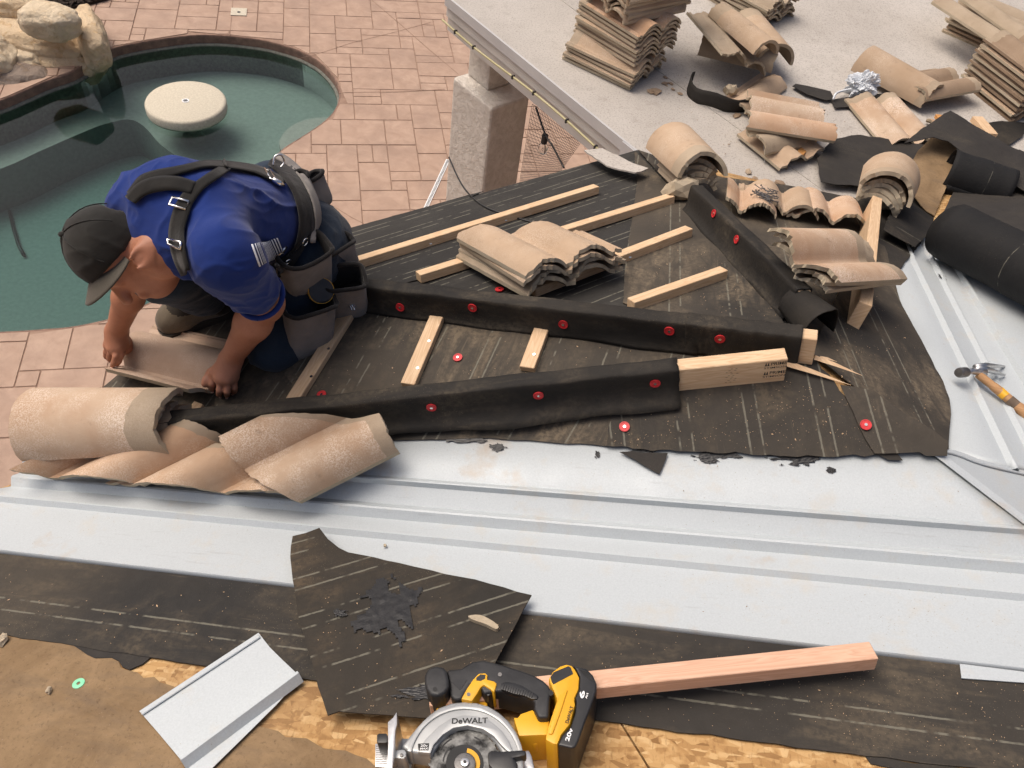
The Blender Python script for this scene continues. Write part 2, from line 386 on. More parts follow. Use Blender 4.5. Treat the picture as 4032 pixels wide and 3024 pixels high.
def rock(name, a, b, c_):
    s = N(name); ob = s.n('NewGeometry').outputs['Position']; n1 = s.noise(ob, 3.5, 8, .68, .4); n2 = s.noise(ob, 28, 7, .7); n3 = s.noise(ob, 9, 6, .6, .8)
    c = s.mix(s.ramp(n1, (.3, 0), (.68, 1)), a, b); c = s.mix(s.ramp(n3, (.52, 0), (.68, .8)), c, c_); c = s.mix(s.mth('MULTIPLY', s.ramp(n2, (.60, 0), (.74, 1)), .5), c, tuple(.4 * x for x in a))
    s.out(c, .9, s.bump(s.mth('ADD', n2, n3), .8, .03), 0, .2)
rock('rock', (.58, .43, .27), (.72, .58, .40), (.50, .33, .17)); rock('rock_pale', (.64, .52, .36), (.76, .64, .47), (.58, .43, .26)); rock('rock_grey', (.27, .21, .17), (.33, .27, .22), (.27, .19, .12))
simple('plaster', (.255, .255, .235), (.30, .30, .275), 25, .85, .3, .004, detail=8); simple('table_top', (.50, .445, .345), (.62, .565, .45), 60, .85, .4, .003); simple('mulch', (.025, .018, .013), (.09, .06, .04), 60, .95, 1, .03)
simple('soil', (.20, .14, .09), (.3, .22, .15), 3, .95)
def water():
    s = N('pool_water'); t = s.t; t.nodes.remove(s.b); o = t.nodes['Material Output']
    tr = s.n('BsdfTransparent'); tr.inputs[0].default_value = (.93, .985, .96, 1); gl = s.n('BsdfGlossy'); gl.inputs['Roughness'].default_value = .04
    fr = s.n('Fresnel'); fr.inputs['IOR'].default_value = 1.30
    mx = s.n('MixShader'); t.links.new(fr.outputs[0], mx.inputs[0]); t.links.new(tr.outputs[0], mx.inputs[1]); t.links.new(gl.outputs[0], mx.inputs[2]); t.links.new(mx.outputs[0], o.inputs['Surface'])
    va = s.n('VolumeAbsorption'); va.inputs['Color'].default_value = (.44, .70, .70, 1); va.inputs['Density'].default_value = 1.25; t.links.new(va.outputs[0], o.inputs['Volume'])
water()
simple('red_plastic', (.55, .022, .03), (.62, .04, .045), 40, .42, .05); simple('steel', (.5, .5, .5), (.62, .62, .62), 60, .35, .1, metal=1.0); simple('steel_dark', (.16, .155, .15), (.24, .23, .22), 50, .45, .2, metal=.9)
simple('chrome', (.72, .72, .72), (.8, .8, .8), 30, .18, .03, metal=1.0); simple('tar', (.006, .006, .007), (.012, .012, .013), 60, .42, .25, .002, spec=.5)
simple('black_rubber', (.016, .016, .017), (.028, .028, .029), 30, .5, .15, spec=.45); simple('black_plastic', (.012, .012, .013), (.02, .02, .021), 30, .38, .06, spec=.5)
simple('yellow_plastic', (.66, .33, .010), (.76, .41, .02), 7, .42, .06, spec=.5); simple('guard_metal', (.36, .37, .37), (.47, .48, .475), 9, .42, .12, metal=.45); simple('blade', (.02, .02, .02), (.26, .26, .25), 45, .45, .2, metal=.8); simple('white_paint', (.75, .75, .74), (.82, .82, .81), 20, .5, .03); simple('black_ink', (.012, .012, .012), (.02, .02, .02), 20, .6, .02)
simple('ink_brown', (.10, .07, .05), (.18, .13, .09), 40, .8, .02); simple('green_plastic', (.20, .62, .36), (.3, .72, .45), 30, .4, .05); simple('bag', (.60, .63, .66), (.72, .75, .78), 15, .45, .3)
def skin():
    s = N('skin'); ob = s.co(); n1 = s.noise(ob, 9, 6, .6); n2 = s.noise(ob, 110, 6, .65); n3 = s.noise(ob, 30, 5)
    c = s.mix(s.ramp(n1, (.32, 0), (.68, 1)), (.335, .140, .078), (.455, .205, .125)); c = s.mix(s.mth('MULTIPLY', s.ramp(n3, (.55, 0), (.72, 1)), .35), c, (.30, .105, .06))
    s.out(c, .52, s.bump(s.mth('ADD', n2, s.mth('MULTIPLY', n3, .6)), .4, .0016), 0, .4); s.b.inputs['Subsurface Weight'].default_value = .06; s.b.inputs['Subsurface Radius'].default_value = (.01, .004, .002)
skin()
simple('nail', (.48, .28, .2), (.55, .34, .26), 50, .4, .05); simple('hair', (.10, .09, .085), (.28, .26, .25), 300, .7, .5)
def cloth(name, a, b, wv=700, fold=9, fs=.35, rough=.85):
    s = N(name); ob = s.co(); n1 = s.noise(ob, 6, 4); wea = s.noise(ob, wv, 2); fo = s.noise(ob, fold, 4, .5, .6)
    c = s.mix(s.ramp(n1, (.35, 0), (.65, 1)), a, b); s.out(c, rough, s.bump(s.mth('ADD', s.mth('MULTIPLY', wea, .08), fo), fs, .012), 0, .06); s.b.inputs['Sheen Weight'].default_value = .15
cloth('shirt', (.012, .029, .145), (.017, .038, .18), fold=9, fs=.3, rough=.95); cloth('jeans', (.014, .022, .036), (.026, .040, .062), fold=13, fs=.5); cloth('cap_cloth', (.022, .021, .019), (.036, .034, .030), fold=12, fs=.35); cloth('cap_brim', (.075, .066, .052), (.105, .094, .076), fold=10)
simple('plaster_shaded', (.12, .12, .10), (.19, .19, .16), 30, .85, .3, .004); cloth('strap', (.013, .0125, .012), (.026, .024, .021), fold=16, fs=.3); cloth('canvas', (.17, .155, .142), (.28, .255, .235), fold=15, fs=.5); cloth('canvas_black', (.014, .013, .013), (.028, .026, .025), fold=18, fs=.5); cloth('suede', (.27, .17, .075), (.38, .25, .12), fold=14); cloth('boot', (.105, .085, .06), (.19, .155, .11), fold=16, fs=.5); cloth('boot_dark', (.03, .025, .02), (.05, .042, .034), fold=15)  # first one: darker copy of the pool plaster, wall shade painted into its colour
def stripes():
    s = N('striped_cloth'); u, v, _ = s.sep(s.co('UV')); m = s.mth('LESS_THAN', s.mth('FRACT', s.mth('MULTIPLY', u, 95.0)), .40); s.out(s.mix(m, (.013, .022, .075), (.72, .74, .78)), .85)
stripes()
def glass():
    s = N('bulb_glass'); s.b.inputs['Transmission Weight'].default_value = 1; s.b.inputs['Roughness'].default_value = .05; s.out((.9, .9, .88))
glass()
# ------------------------------------------------------------------ roof geometry
S_ = 1.111; PHI = 40.0; TP = .33
MAIN = plane_dir(PHI + 90, CAM + np.array([0, 0, -1.35 * S_]), TP)
v1L, v1R, v2a, v2b = hit(MAIN, (337, 1068)), hit(MAIN, (2212, 1227)), hit(MAIN, (1989, 530)), hit(MAIN, (2199, 941))
PK = CAM + np.array([.67, 1.325, -1.285]) * S_            # peak where the hips meet
F1 = plane3(PK, v1L, v1R); F5 = plane3(PK, v2a, v2b); F3 = plane_dir(PHI + 90, PK, TP)
hA, hB, hC, hD = hit(F1, (380, 950)), hit(F3, (790, 655)), hit(F3, (1516, 476)), hit(F5, (1860, 517))
F2 = plane3(PK, hA, hB); F4 = plane3(PK, hC, hD)
def meet(p, q, r_): return np.linalg.solve(np.array([p[0], q[0], r_[0]]), [p[1], q[1], r_[1]])
JN = meet(MAIN, F1, F5)                                    # the two valleys meet here
AE, BE, CE = hit(F1, (55, 988)), hit(F3, (565, 550)), hit(F3, (1378, 326))
DE = PK + (hD - PK) * 1.42; VLE = hit(MAIN, (38, 1041)); V2E = v2a + (v2a - v2b) * .34
ROOFZ = CAM[2] - 2.05                                      # flat patio roof
FLAT = flat(ROOFZ); DECKZ = 0.0

# ------------------------------------------------------------------ patio, ground, pool
PYAW = 107.6
pool_px = [(241, 104), (290, 92), (338, 84), (400, 76), (445, 74), (494, 76), (561, 84), (600, 93), (636, 104), (664, 116), (693, 134), (718, 160), (730, 182), (734, 204), (726, 232), (702, 260), (658, 291), (610, 322), (560, 372), (520, 430), (480, 510), (430, 580), (380, 625), (337, 647), (278, 672), (236, 688), (161, 704), (99, 710), (0, 716), (-120, 715), (-300, 690), (-420, 600), (-430, 450), (-330, 340), (-150, 265), (0, 215), (94, 175), (153, 155), (194, 130)]
pool = [hit(flat(DECKZ), p) for p in pool_px]
pool = smooth_poly(pool, 4)
pool2 = [(p[0], p[1]) for p in pool]
def ring_sheet(name, outer, holes, z, mat, kind='structure', parent=None):
    V = [Vector(p) for p in outer]; E = [(i, (i + 1) % len(outer)) for i in range(len(outer))]
    for h in holes:
        o = len(V); V += [Vector(p) for p in h]; E += [(o + i, o + (i + 1) % len(h)) for i in range(len(h))]
    v, e, f, *_ = delaunay_2d_cdt(V, E, [], 1, 1e-6)
    keep = []
    for t in f:
        c = sum((v[i] for i in t), Vector((0, 0))) / 3
        if not any(inside([tuple(q) for q in h], c) for h in holes): keep.append(t)
    keep = [t if (v[t[1]] - v[t[0]]).cross(v[t[2]] - v[t[0]]) > 0 else t[::-1] for t in keep]
    o = mesh_obj(name, [(p.x, p.y, z) for p in v], keep, mat, parent, origin=(0, 0, 0) if parent is None else None)
    if parent is None: tag(o, kind=kind)
    return o
rect = [(-13, -3), (9, -3), (9, 17), (-13, 17)]
ring_sheet('ground', [(-250, -250), (250, -250), (250, 250), (-250, 250)], [rect], -.02, 'soil')
patio = ring_sheet('patio', rect, [pool2], -.008, 'joint')
# stamped stones of the patio, one object each where the photo shows them
rng = random.Random(4)
pc, ps = math.cos(rad(PYAW - 90)), math.sin(rad(PYAW - 90))
U0 = .150
def grid_to_world(a, b): return (a * pc - b * ps, a * ps + b * pc)
def project(p):
    v = np.array(p) - CAM; z = v @ FW; return ((v @ RT) / z * FPX + 2016) / KP, (-(v @ UP) / z * FPX + 1512) / KP, z
occ = {}; stones = []
sizes = [(3, 2)] * 8 + [(2, 2)] * 2 + [(3, 1)] * 2 + [(2, 1)] * 3 + [(3, 3)] * 5 + [(1, 2)] * 2 + [(2, 3)] * 5 + [(4, 2)] * 2
for j in range(0, 95):
    for i in range(-50, 30):
        if (i, j) in occ: continue
        for tr in range(12):
            a, b = rng.choice(sizes) if tr < 11 else (1, 1)
            if all((i + x, j + y) not in occ for x in range(a) for y in range(b)): break
        for x in range(a):
            for y in range(b): occ[(i + x, j + y)] = 1
        stones.append((i, j, a, b))
def clip_half(poly, p0, nrm):
    out = []
    for i in range(len(poly)):
        a, b = poly[i], poly[(i + 1) % len(poly)]; da, db = (a - p0) @ nrm, (b - p0) @ nrm
        if da >= 0: out.append(a)
        if (da >= 0) != (db >= 0): out.append(a + (b - a) * da / (da - db))
    return out
P2 = np.array(pool2); pn = []
for i in range(len(P2)):
    tt = P2[(i + 1) % len(P2)] - P2[i - 1]; pn.append(np.array([tt[1], -tt[0]]) / np.linalg.norm(tt))
area = sum(P2[i - 1][0] * P2[i][1] - P2[i][0] * P2[i - 1][1] for i in range(len(P2)))
if area < 0: pn = [-q for q in pn]
mulch_px = [(-60, 60), (60, 42), (150, 24), (235, 0), (300, -40), (100, -90), (-200, -40)]
mulch2 = [tuple(hit(flat(0), p)[:2]) for p in mulch_px]
cand = []
for (i, j, a, b) in stones:
    g = .0035; q = [(i * U0 + g, j * U0 + g), ((i + a) * U0 - g, j * U0 + g), ((i + a) * U0 - g, (j + b) * U0 - g), (i * U0 + g, (j + b) * U0 - g)]
    poly = [np.array(grid_to_world(*p)) for p in q]; cen = sum(poly) / 4
    x, y, z = project((cen[0], cen[1], 0))
    if z < 1 or not (-110 < x < 1500 and -90 < y < 1120): continue
    if inside(mulch2, cen): continue
    if inside(pool2, cen) and np.linalg.norm(P2 - cen, axis=1).min() > .3: continue
    for it in range(2):
        dd = np.linalg.norm(P2 - (sum(poly) / len(poly)), axis=1); k = int(dd.argmin())
        if dd[k] < .8: poly = clip_half(poly, P2[k] + pn[k] * .012, pn[k])
        if len(poly) < 3: break
        vi = min(range(len(poly)), key=lambda m: np.linalg.norm(P2 - poly[m], axis=1).min()); k2 = int(np.linalg.norm(P2 - poly[vi], axis=1).argmin())
        if np.linalg.norm(P2[k2] - poly[vi]) < .3: poly = clip_half(poly, P2[k2] + pn[k2] * .012, pn[k2])
        if len(poly) < 3: break
    if len(poly) < 3: continue
    ar = abs(sum(poly[m - 1][0] * poly[m][1] - poly[m][0] * poly[m - 1][1] for m in range(len(poly)))) / 2
    if ar < .002: continue
    seen = 1 if (x < 560 or y < 520) else 0
    cand.append((seen * ar / z ** 2, poly))
cand.sort(key=lambda c: -c[0])
rest = []
for k, (sc_, poly) in enumerate(cand):
    zt = rng.uniform(-.0015, .0015); m = len(poly); c = sum(poly) / m
    ins = [p + (c - p) / max(np.linalg.norm(c - p), .02) * .005 for p in poly]
    V = [(p[0], p[1], -.007) for p in poly] + [(p[0], p[1], zt) for p in ins]
    F = [tuple(range(m, 2 * m))] + [(i, (i + 1) % m, m + (i + 1) % m, m + i) for i in range(m)]
    if (poly[1] - poly[0])[0] * (poly[2] - poly[1])[1] - (poly[1] - poly[0])[1] * (poly[2] - poly[1])[0] < 0: F = [f[::-1] for f in F]
    if k < 300: mesh_obj('paving_stone', V, F, 'stamped_concrete', patio)
    else: rest.append((V, F))
if rest:
    o = mesh_obj('paving_stones', *merge(*rest), 'stamped_concrete', patio); tag(o, kind='stuff')
def groove(px, w_=.007):
    q = [hit(flat(.0025), p) for p in px]; parts = []
    for a, b in zip(q[:-1], q[1:]): parts.append(box((a + b) / 2, (b - a) / 2 * 1.01, unit(np.cross(b - a, [0, 0, 1])) * w_ / 2, (0, 0, .0006)))
    mesh_obj('control_joint', *merge(*parts), 'joint', patio)
groove([(803, 0), (860, 48), (925, 105), (990, 160)]); groove([(733, 200), (790, 199), (870, 198), (960, 193)]); groove([(640, 395), (705, 436), (760, 470), (820, 500)]); groove([(496, 76), (500, 40), (503, 0)], .009); groove([(640, 128), (700, 112), (760, 92), (850, 70), (930, 48)], .004)
# pool edge, shell, water
def wall_strip(name, ring, z0, z1, mat, parent, inset=0.0):
    n = len(ring); V = [(p[0], p[1], z0) for p in ring] + [(p[0], p[1], z1) for p in ring]
    return mesh_obj(name, V, [(i, (i + 1) % n, n + (i + 1) % n, n + i) for i in range(n)], mat, parent, smooth=True)
WZ = -.125; FZ = -.92
basin = thing('swimming_pool', (-3.6, 5.6, FZ), 'freeform swimming pool with green plaster shell set into the patio', 'swimming pool')
def offset_ring(d): return [P2[i] + pn[i] * d for i in range(len(P2))]
R0 = offset_ring(0)
# coping: rounded nosing round the rim
rings = [(.012, -.009), (.0, -.003), (-.006, -.012), (-.008, -.04), (-.004, -.10), (-.004, WZ + .022)]
V = []; n = len(P2)
for d, z in rings: V += [(p[0], p[1], z) for p in offset_ring(d)]
mesh_obj('coping', V, [(k * n + i, k * n + (i + 1) % n, (k + 1) * n + (i + 1) % n, (k + 1) * n + i) for k in range(len(rings) - 1) for i in range(n)], 'coping', basin, smooth=True)
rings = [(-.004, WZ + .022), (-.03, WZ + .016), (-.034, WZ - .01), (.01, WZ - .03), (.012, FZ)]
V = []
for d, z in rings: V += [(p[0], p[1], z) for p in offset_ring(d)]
mesh_obj('pool_wall', V, [(k * n + i, k * n + (i + 1) % n, (k + 1) * n + (i + 1) % n, (k + 1) * n + i) for k in range(len(rings) - 1) for i in range(n)], 'plaster_shaded', basin, smooth=True)
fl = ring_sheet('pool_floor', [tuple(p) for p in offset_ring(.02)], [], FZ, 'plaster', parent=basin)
def shelf(name, px, z, zb=FZ):
    q = smooth_poly([hit(flat(z), p) for p in px], 4)
    V, F = prism([p * [1, 1, 0] + [0, 0, zb] for p in q], (0, 0, 1), z - zb)
    o = mesh_obj(name, V, F, 'plaster', basin); fix_normals(o); return o
shelf('tanning_shelf', [(-430, 500), (-200, 430), (0, 365), (87, 326), (174, 288), (226, 268), (278, 258), (312, 274), (347, 312), (400, 350), (470, 400), (560, 420), (700, 330), (770, 220), (730, 110), (600, 60), (450, 40), (330, 50), (220, 85), (80, 130), (-100, 190), (-330, 300)], -.46)
shelf('pool_step', [(605, 318), (608, 296), (622, 278), (648, 263), (690, 254), (760, 260), (760, 330), (640, 380)], -.26, -.48)
#shelf('deep_step', [(-430, 560), (-200, 520), (0, 470), (54, 449), (160, 420), (278, 388), (420, 360), (500, 400), (420, 330), (300, 250), (100, 300), (-200, 420)], FZ + .14)
wr = offset_ring(-.002); V = [(p[0], p[1], WZ) for p in wr] + [(p[0], p[1], FZ + .02) for p in wr]
lid = [tuple(p) for p in wr]
V2 = [Vector(p) for p in lid]; v, e, f, *_ = delaunay_2d_cdt(V2, [(i, (i + 1) % n) for i in range(n)], [], 1, 1e-6)
f = [t if (v[t[1]] - v[t[0]]).cross(v[t[2]] - v[t[0]]) > 0 else t[::-1] for t in f]
Vw = [(p.x, p.y, WZ) for p in v] + [(p.x, p.y, FZ - .05) for p in v]; k = len(v)
edges = {}
for t in f:
    for i in range(3): edges[(t[i], t[(i + 1) % 3])] = 1
side = [(b, a, a + k, b + k) for (a, b) in edges if (b, a) not in edges]
wo = mesh_obj('pool_water', Vw, [tuple(t) for t in f] + [tuple(i + k for i in t[::-1]) for t in f] + side, 'pool_water', None, origin=(0, 0, 0)); tag(wo, kind='structure')
# drain rod lying on the deep floor
o = mesh_obj('pool_vacuum_hose', *tube([hit(flat(FZ + .03), p) for p in ((20, 455), (28, 490), (40, 530), (52, 552))], .016, 8), 'black_plastic', None, smooth=True); tag(o, 'dark thin hose lying on the teal pool floor', 'hose')
# swim-up table
tc = hit(flat(-.03), (401, 218)); tb = thing('pool_table', (tc[0], tc[1], -.46), 'round speckled concrete table standing in the shallow pool water', 'table')
prof = [(.0, -.030), (.036, -.030), (.036, -.034)]
def lathe(c, prof, seg=48):
    V = []; F = []
    for (r_, z) in prof:
        for k in range(seg):
            a = 2 * math.pi * k / seg; V.append((c[0] + r_ * math.cos(a), c[1] + r_ * math.sin(a), z))
    for i in range(len(prof) - 1):
        for k in range(seg): F.append((i * seg + k, i * seg + (k + 1) % seg, (i + 1) * seg + (k + 1) % seg, (i + 1) * seg + k))
    return V, F
o = mesh_obj('table_top', *lathe(tc, [(.024, -.045), (.026, -.029), (.37, -.028), (.392, -.034), (.402, -.05), (.403, -.115), (.395, -.14), (.10, -.16)], 64), 'table_top', tb, smooth=True); fix_normals(o); auto_smooth(o, 45)
o = mesh_obj('umbrella_sleeve', *disc((tc[0], tc[1], -.06), (0, 0, 1), .037, .036, 24, .024), 'white_paint', tb)
o = mesh_obj('pedestal', *lathe(tc, [(.085, -.15), (.085, -.4), (.12, -.46)], 24), 'plaster', tb, smooth=True)
# planting bed with bark in the corner
o = sheet3d('planting_bed', [hit(flat(0), p) for p in mulch_px], flat(0), 'mulch', None, lift=.0, thick=.03, res=.12, wave=.012, seed=3, edge=None); tag(o, kind='structure')
rng = random.Random(8); parts = []
for k in range(420):
    p = hit(flat(.03), (rng.uniform(-5, 240), rng.uniform(-12, 48)))
    if not inside(mulch2, p[:2]): continue
    a = rng.uniform(0, 6.3); l = rng.uniform(.012, .045); parts.append(box(p + [0, 0, rng.uniform(.01, .03)], np.array([math.cos(a), math.sin(a), rng.uniform(-.4, .4)]) * l, np.array([-math.sin(a), math.cos(a), .2]) * l * .5, (0, 0, .006)))
o = mesh_obj('bark_chips', *merge(*parts), 'mulch', None); tag(o, 'dark bark chips covering the planting bed by the boulders', 'bark', kind='stuff')

# ------------------------------------------------------------------ the house roof
roof = thing('house_roof', (PK[0], PK[1], 0), 'half-stripped house roof with black felt, valley metal and wooden battens', 'roof')
def slab(name, pts, mat='osb', th=.018, parent=None):
    V, F = prism(pts, (0, 0, -1), th); o = mesh_obj(name, V, F, mat, parent or roof); fix_normals(o); return o
slab('sheathing_panel', [PK, JN, VLE, AE]); slab('sheathing_panel', [PK, AE, BE]); slab('sheathing_panel', [PK, BE, CE]); slab('sheathing_panel', [PK, CE, DE]); slab('sheathing_panel', [PK, DE, V2E, JN])
e0 = np.array([*D2(PHI), 0]); upm = np.array([*(-D2(PHI + 90)), TP])          # eave direction, up the main slope
L0 = VLE - e0 * 2.4; R0_ = V2E + e0 * 2.5
jt = [hit(MAIN, (1345, 1568)), hit(MAIN, (1402, 1659))]; jd = unit(jt[1] - jt[0])
js = jt[0] + jd * -.9; je = jt[0] + jd * 3.0
def side_of(p): return np.cross((jd)[:2], (p - jt[0])[:2])
far = [L0 + upm * 4, R0_ + upm * 4]
# split the near slope along the visible panel joint
q = np.array([jd[0], jd[1]]); gap = np.array([-jd[1], jd[0], 0]) * .0022
def proj(p): return onpl(MAIN, p)
top = proj(jt[0] - jd * .42); bot = proj(jt[0] + jd * 3.2)
slab('sheathing_panel', [proj(v) for v in (L0, VLE, v1L, top + gap * -1, bot + gap * -1, L0 + upm * 4)] if side_of(L0) > 0 else [proj(v) for v in (L0, VLE, v1L, top - gap, bot - gap, L0 + upm * 4)])
slab('sheathing_panel', [proj(v) for v in (top + gap, v1L, JN, V2E, R0_, R0_ + upm * 4, bot + gap)])
# eaves: fascia boards and house walls below
def eave(a, b, h=.16, t=.02, inw=None):
    a, b = a - [0, 0, .019], b - [0, 0, .019]; d = unit(b - a); s = np.array([-d[1], d[0], 0]); 
    if s @ (PK - a) < 0: s = -s
    return mesh_obj('fascia_board', *box((a + b) / 2 + s * t / 2 - [0, 0, h / 2], (b - a) / 2, s * t / 2, (0, 0, h / 2)), 'fascia', roof)
for a, b in ((AE, BE), (BE, CE), (VLE, AE), (L0, VLE)): eave(a, b)
wc = (PK * 2 + JN) / 3; ring = [wc + (p - wc) * .62 for p in (VLE, AE, BE, CE, DE, V2E)]
V, F = prism([np.array([p[0], p[1], -.3]) for p in ring], (0, 0, 1), 2.75); o = mesh_obj('wall', V, [f for k, f in enumerate(F) if k > 0], 'stucco', roof); fix_normals(o)

# ---- valley flashing: ribbed galvanised pans
def px_line(pl, a, b): return hit(pl, a), hit(pl, b)
def pan(name, rows, stations, ends=None, label=None):
    """rows: list of (p_left, p_right, lift) lines; the pan is lofted between them"""
    V = []; F = []; m = len(rows)
    for k in range(stations + 1):
        t = k / stations
        for (a, b, nl) in rows: V.append(a + (b - a) * t + nl)
    for k in range(stations):
        for i in range(m - 1): F.append((k * m + i, k * m + i + 1, (k + 1) * m + i + 1, (k + 1) * m + i))
    o = mesh_obj(name, V, F, 'galvanised', roof); fix_normals(o)
    md = o.modifiers.new('t', 'SOLIDIFY'); md.thickness = .0012; md.offset = -1
    if o.data.polygons[0].normal.z < 0: o.data.flip_normals()
    auto_smooth(o, 25)
    if label: o['label'] = label
    return o
def rib(pl, a, b, hgt, wd, base, side):
    """three rows of an inverted V rib around a pixel line"""
    p, q = hit(pl, a), hit(pl, b); d = unit(q - p); s = unit(np.cross(pl[0], d)) * side; n = pl[0]
    return [(p - s * wd, q - s * wd, n * base), (p - s * wd * .18, q - s * wd * .18, n * (base + hgt)), (p + s * wd * .18, q + s * wd * .18, n * (base + hgt)), (p + s * wd, q + s * wd, n * base)]
def ext(a, b, x0, x1):      # extend a pixel line to x0..x1
    k = (b[1] - a[1]) / (b[0] - a[0]); return (x0, a[1] + (x0 - a[0]) * k), (x1, a[1] + (x1 - a[0]) * k)
uprib = ext((878, 1043), (2212, 1147), 60, 2225); cerib = ext((40, 1041), (2212, 1227), 38, 2330); lorib = ext((0, 1083), (2212, 1297), -60, 2330); loedge = ext((0, 1199), (2070, 1441), -140, 2330); upedge = ext((500, 940), (2040, 960), 100, 2100)
B_ = .010
rows = [(hit(MAIN, loedge[0]), hit(MAIN, loedge[1]), MAIN[0] * (B_ - .004)), (hit(MAIN, (loedge[0][0], loedge[0][1] - 4)), hit(MAIN, (loedge[1][0], loedge[1][1] - 5)), MAIN[0] * (B_ + .004)), (hit(MAIN, (loedge[0][0], loedge[0][1] - 14)), hit(MAIN, (loedge[1][0], loedge[1][1] - 17)), MAIN[0] * (B_ + .002))]
rows += rib(MAIN, *lorib, .013, .012, B_, 1)
avn = unit(MAIN[0] + F1[0]); cp, cq = hit(MAIN, cerib[0]), hit(MAIN, cerib[1]); cdv = unit(cq - cp); csd = unit(np.cross(avn, cdv))
rows += [(cp + csd * -.022, cq + csd * -.022, avn * .012), (cp - csd * .003, cq - csd * .003, avn * .029), (cp + csd * .003, cq + csd * .003, avn * .029), (cp + csd * .022, cq + csd * .022, avn * .012)]
ur = rib(F1, *uprib, .013, .011, B_, 1)
def to_ridge(a, b): k = (F5[1] - F5[0] @ a) / (F5[0] @ (b - a)); return a + (b - a) * k
rows += [(a, to_ridge(a, b), nl) for a, b, nl in ur]
RG = lambda t: PK + (JN - PK) * t
rows += [(hit(F1, (200, 930)), RG(.40), F1[0] * .004)]
pan('valley_flashing', rows, 40, label='wide ribbed galvanised valley pan running along the front')
# the second valley, running away on the right
B2 = .008; le = [hit(F5, (1905, 560)), hit(F5, (2050, 990))]
r1 = rib(F5, (1953, 535), (2186, 1024), .013, .012, B2, -1); c2p, c2q = hit(MAIN, (1977, 505)), hit(MAIN, (2246, 1036)); av2 = unit(MAIN[0] + F5[0]); s2 = unit(np.cross(av2, unit(c2q - c2p))) * -1
r3 = rib(MAIN, (2012, 495), (2330, 1023), .013, .013, B2, -1)
re_ = [hit(MAIN, (2170, 430)), hit(MAIN, (2560, 900))]
rows = [(le[0], le[1], F5[0] * B2)] + r1 + [(c2p - s2 * .02, c2q - s2 * .02, av2 * .011), (c2p - s2 * .003, c2q - s2 * .003, av2 * .026), (c2p + s2 * .003, c2q + s2 * .003, av2 * .026), (c2p + s2 * .02, c2q + s2 * .02, av2 * .011)] + r3 + [(re_[0], re_[1], MAIN[0] * B2)]
pan('valley_flashing', rows, 30, label='ribbed galvanised valley pan under the hammer at right')
# flange of the front pan lapped over the ridge onto the far face, with its bent hem
curve = [(2020, 962), (2040, 977), (2056, 979), (2075, 985), (2108, 998), (2150, 1010), (2212, 1024), (2290, 1042)]
sheet3d('valley_flashing', [hit(F5, p) for p in curve] + [RG(t) for t in (.98, .85, .7, .55, .42)], F5, 'galvanised', roof, lift=.0095, thick=.0015, res=.05, edge=None, label='lapped end of the front valley pan with a curved bent hem')
nr_ = unit(F1[0] + F5[0]); o = mesh_obj('ridge_fold', *bar(RG(.40) + nr_ * .0085, RG(1.0) + nr_ * .0085, .022, .004, nr_), 'galvanised', roof); bevel(o, .0015, 1)
hp = [hit(F5, p, .0145) for p in curve[1:]]; mesh_obj('hem', *tube(smooth_poly(hp, 4, False), .0032, 6), 'galvanised', roof, smooth=True)

# ---- felt on the roof faces
far_line = ((765, 562), (1290, 397)); 
cf3 = [(560, 556), (720, 508), (1290, 350), (1378, 326), (1516, 476), (1640, 602), (1747, 775), (1300, 722), (790, 655)]
sheet('felt_sheet', cf3, F3, 'felt_far', roof, lift=.002, line=far_line, seed=1, wave=.0008, uvoff=(.0, .03))
sheet('felt_sheet', [(1370, 330), (1516, 476), (1640, 602), (1700, 720), (1560, 700), (1425, 690), (1345, 660), (1352, 560), (1368, 460), (1376, 400)], F3, 'felt_dusty', roof, lift=.007, line=((1440, 700), (1445, 450)), seed=2, wave=.0012, uvoff=(0, .05))
sheet('felt_sheet', [(720, 507), (900, 457), (1045, 417), (1015, 430), (1060, 455), (1150, 480), (1240, 505), (1100, 550), (900, 610), (780, 640), (690, 660)], F3, 'felt_far', roof, lift=.006, line=far_line, seed=12, wave=.0008, uvoff=(0, .01))
sheet('felt_sheet', [(55, 985), (560, 548), (790, 655), (1747, 775), (380, 950)], F2, 'felt_dusty', roof, lift=.002, line=((640, 868), (757, 690)), seed=4, wave=.001)
sheet('felt_sheet', [(640, 842), (575, 764), (600, 735), (700, 690), (1000, 690), (1747, 772), (1500, 800), (900, 880), (660, 905)], F2, 'felt_dusty', roof, lift=.006, line=((880, 835), (955, 692)), seed=5, wave=.001, uvoff=(.2, .06))
sheet('felt_sheet', [(1378, 326), (1560, 385), (1700, 402), (1850, 430), (1895, 380), (1860, 517), (1747, 775), (1516, 476)], F4, 'felt_dusty', roof, lift=.002, line=((1640, 560), (1625, 470)), seed=6, wave=.001, uvoff=(.1, .02))
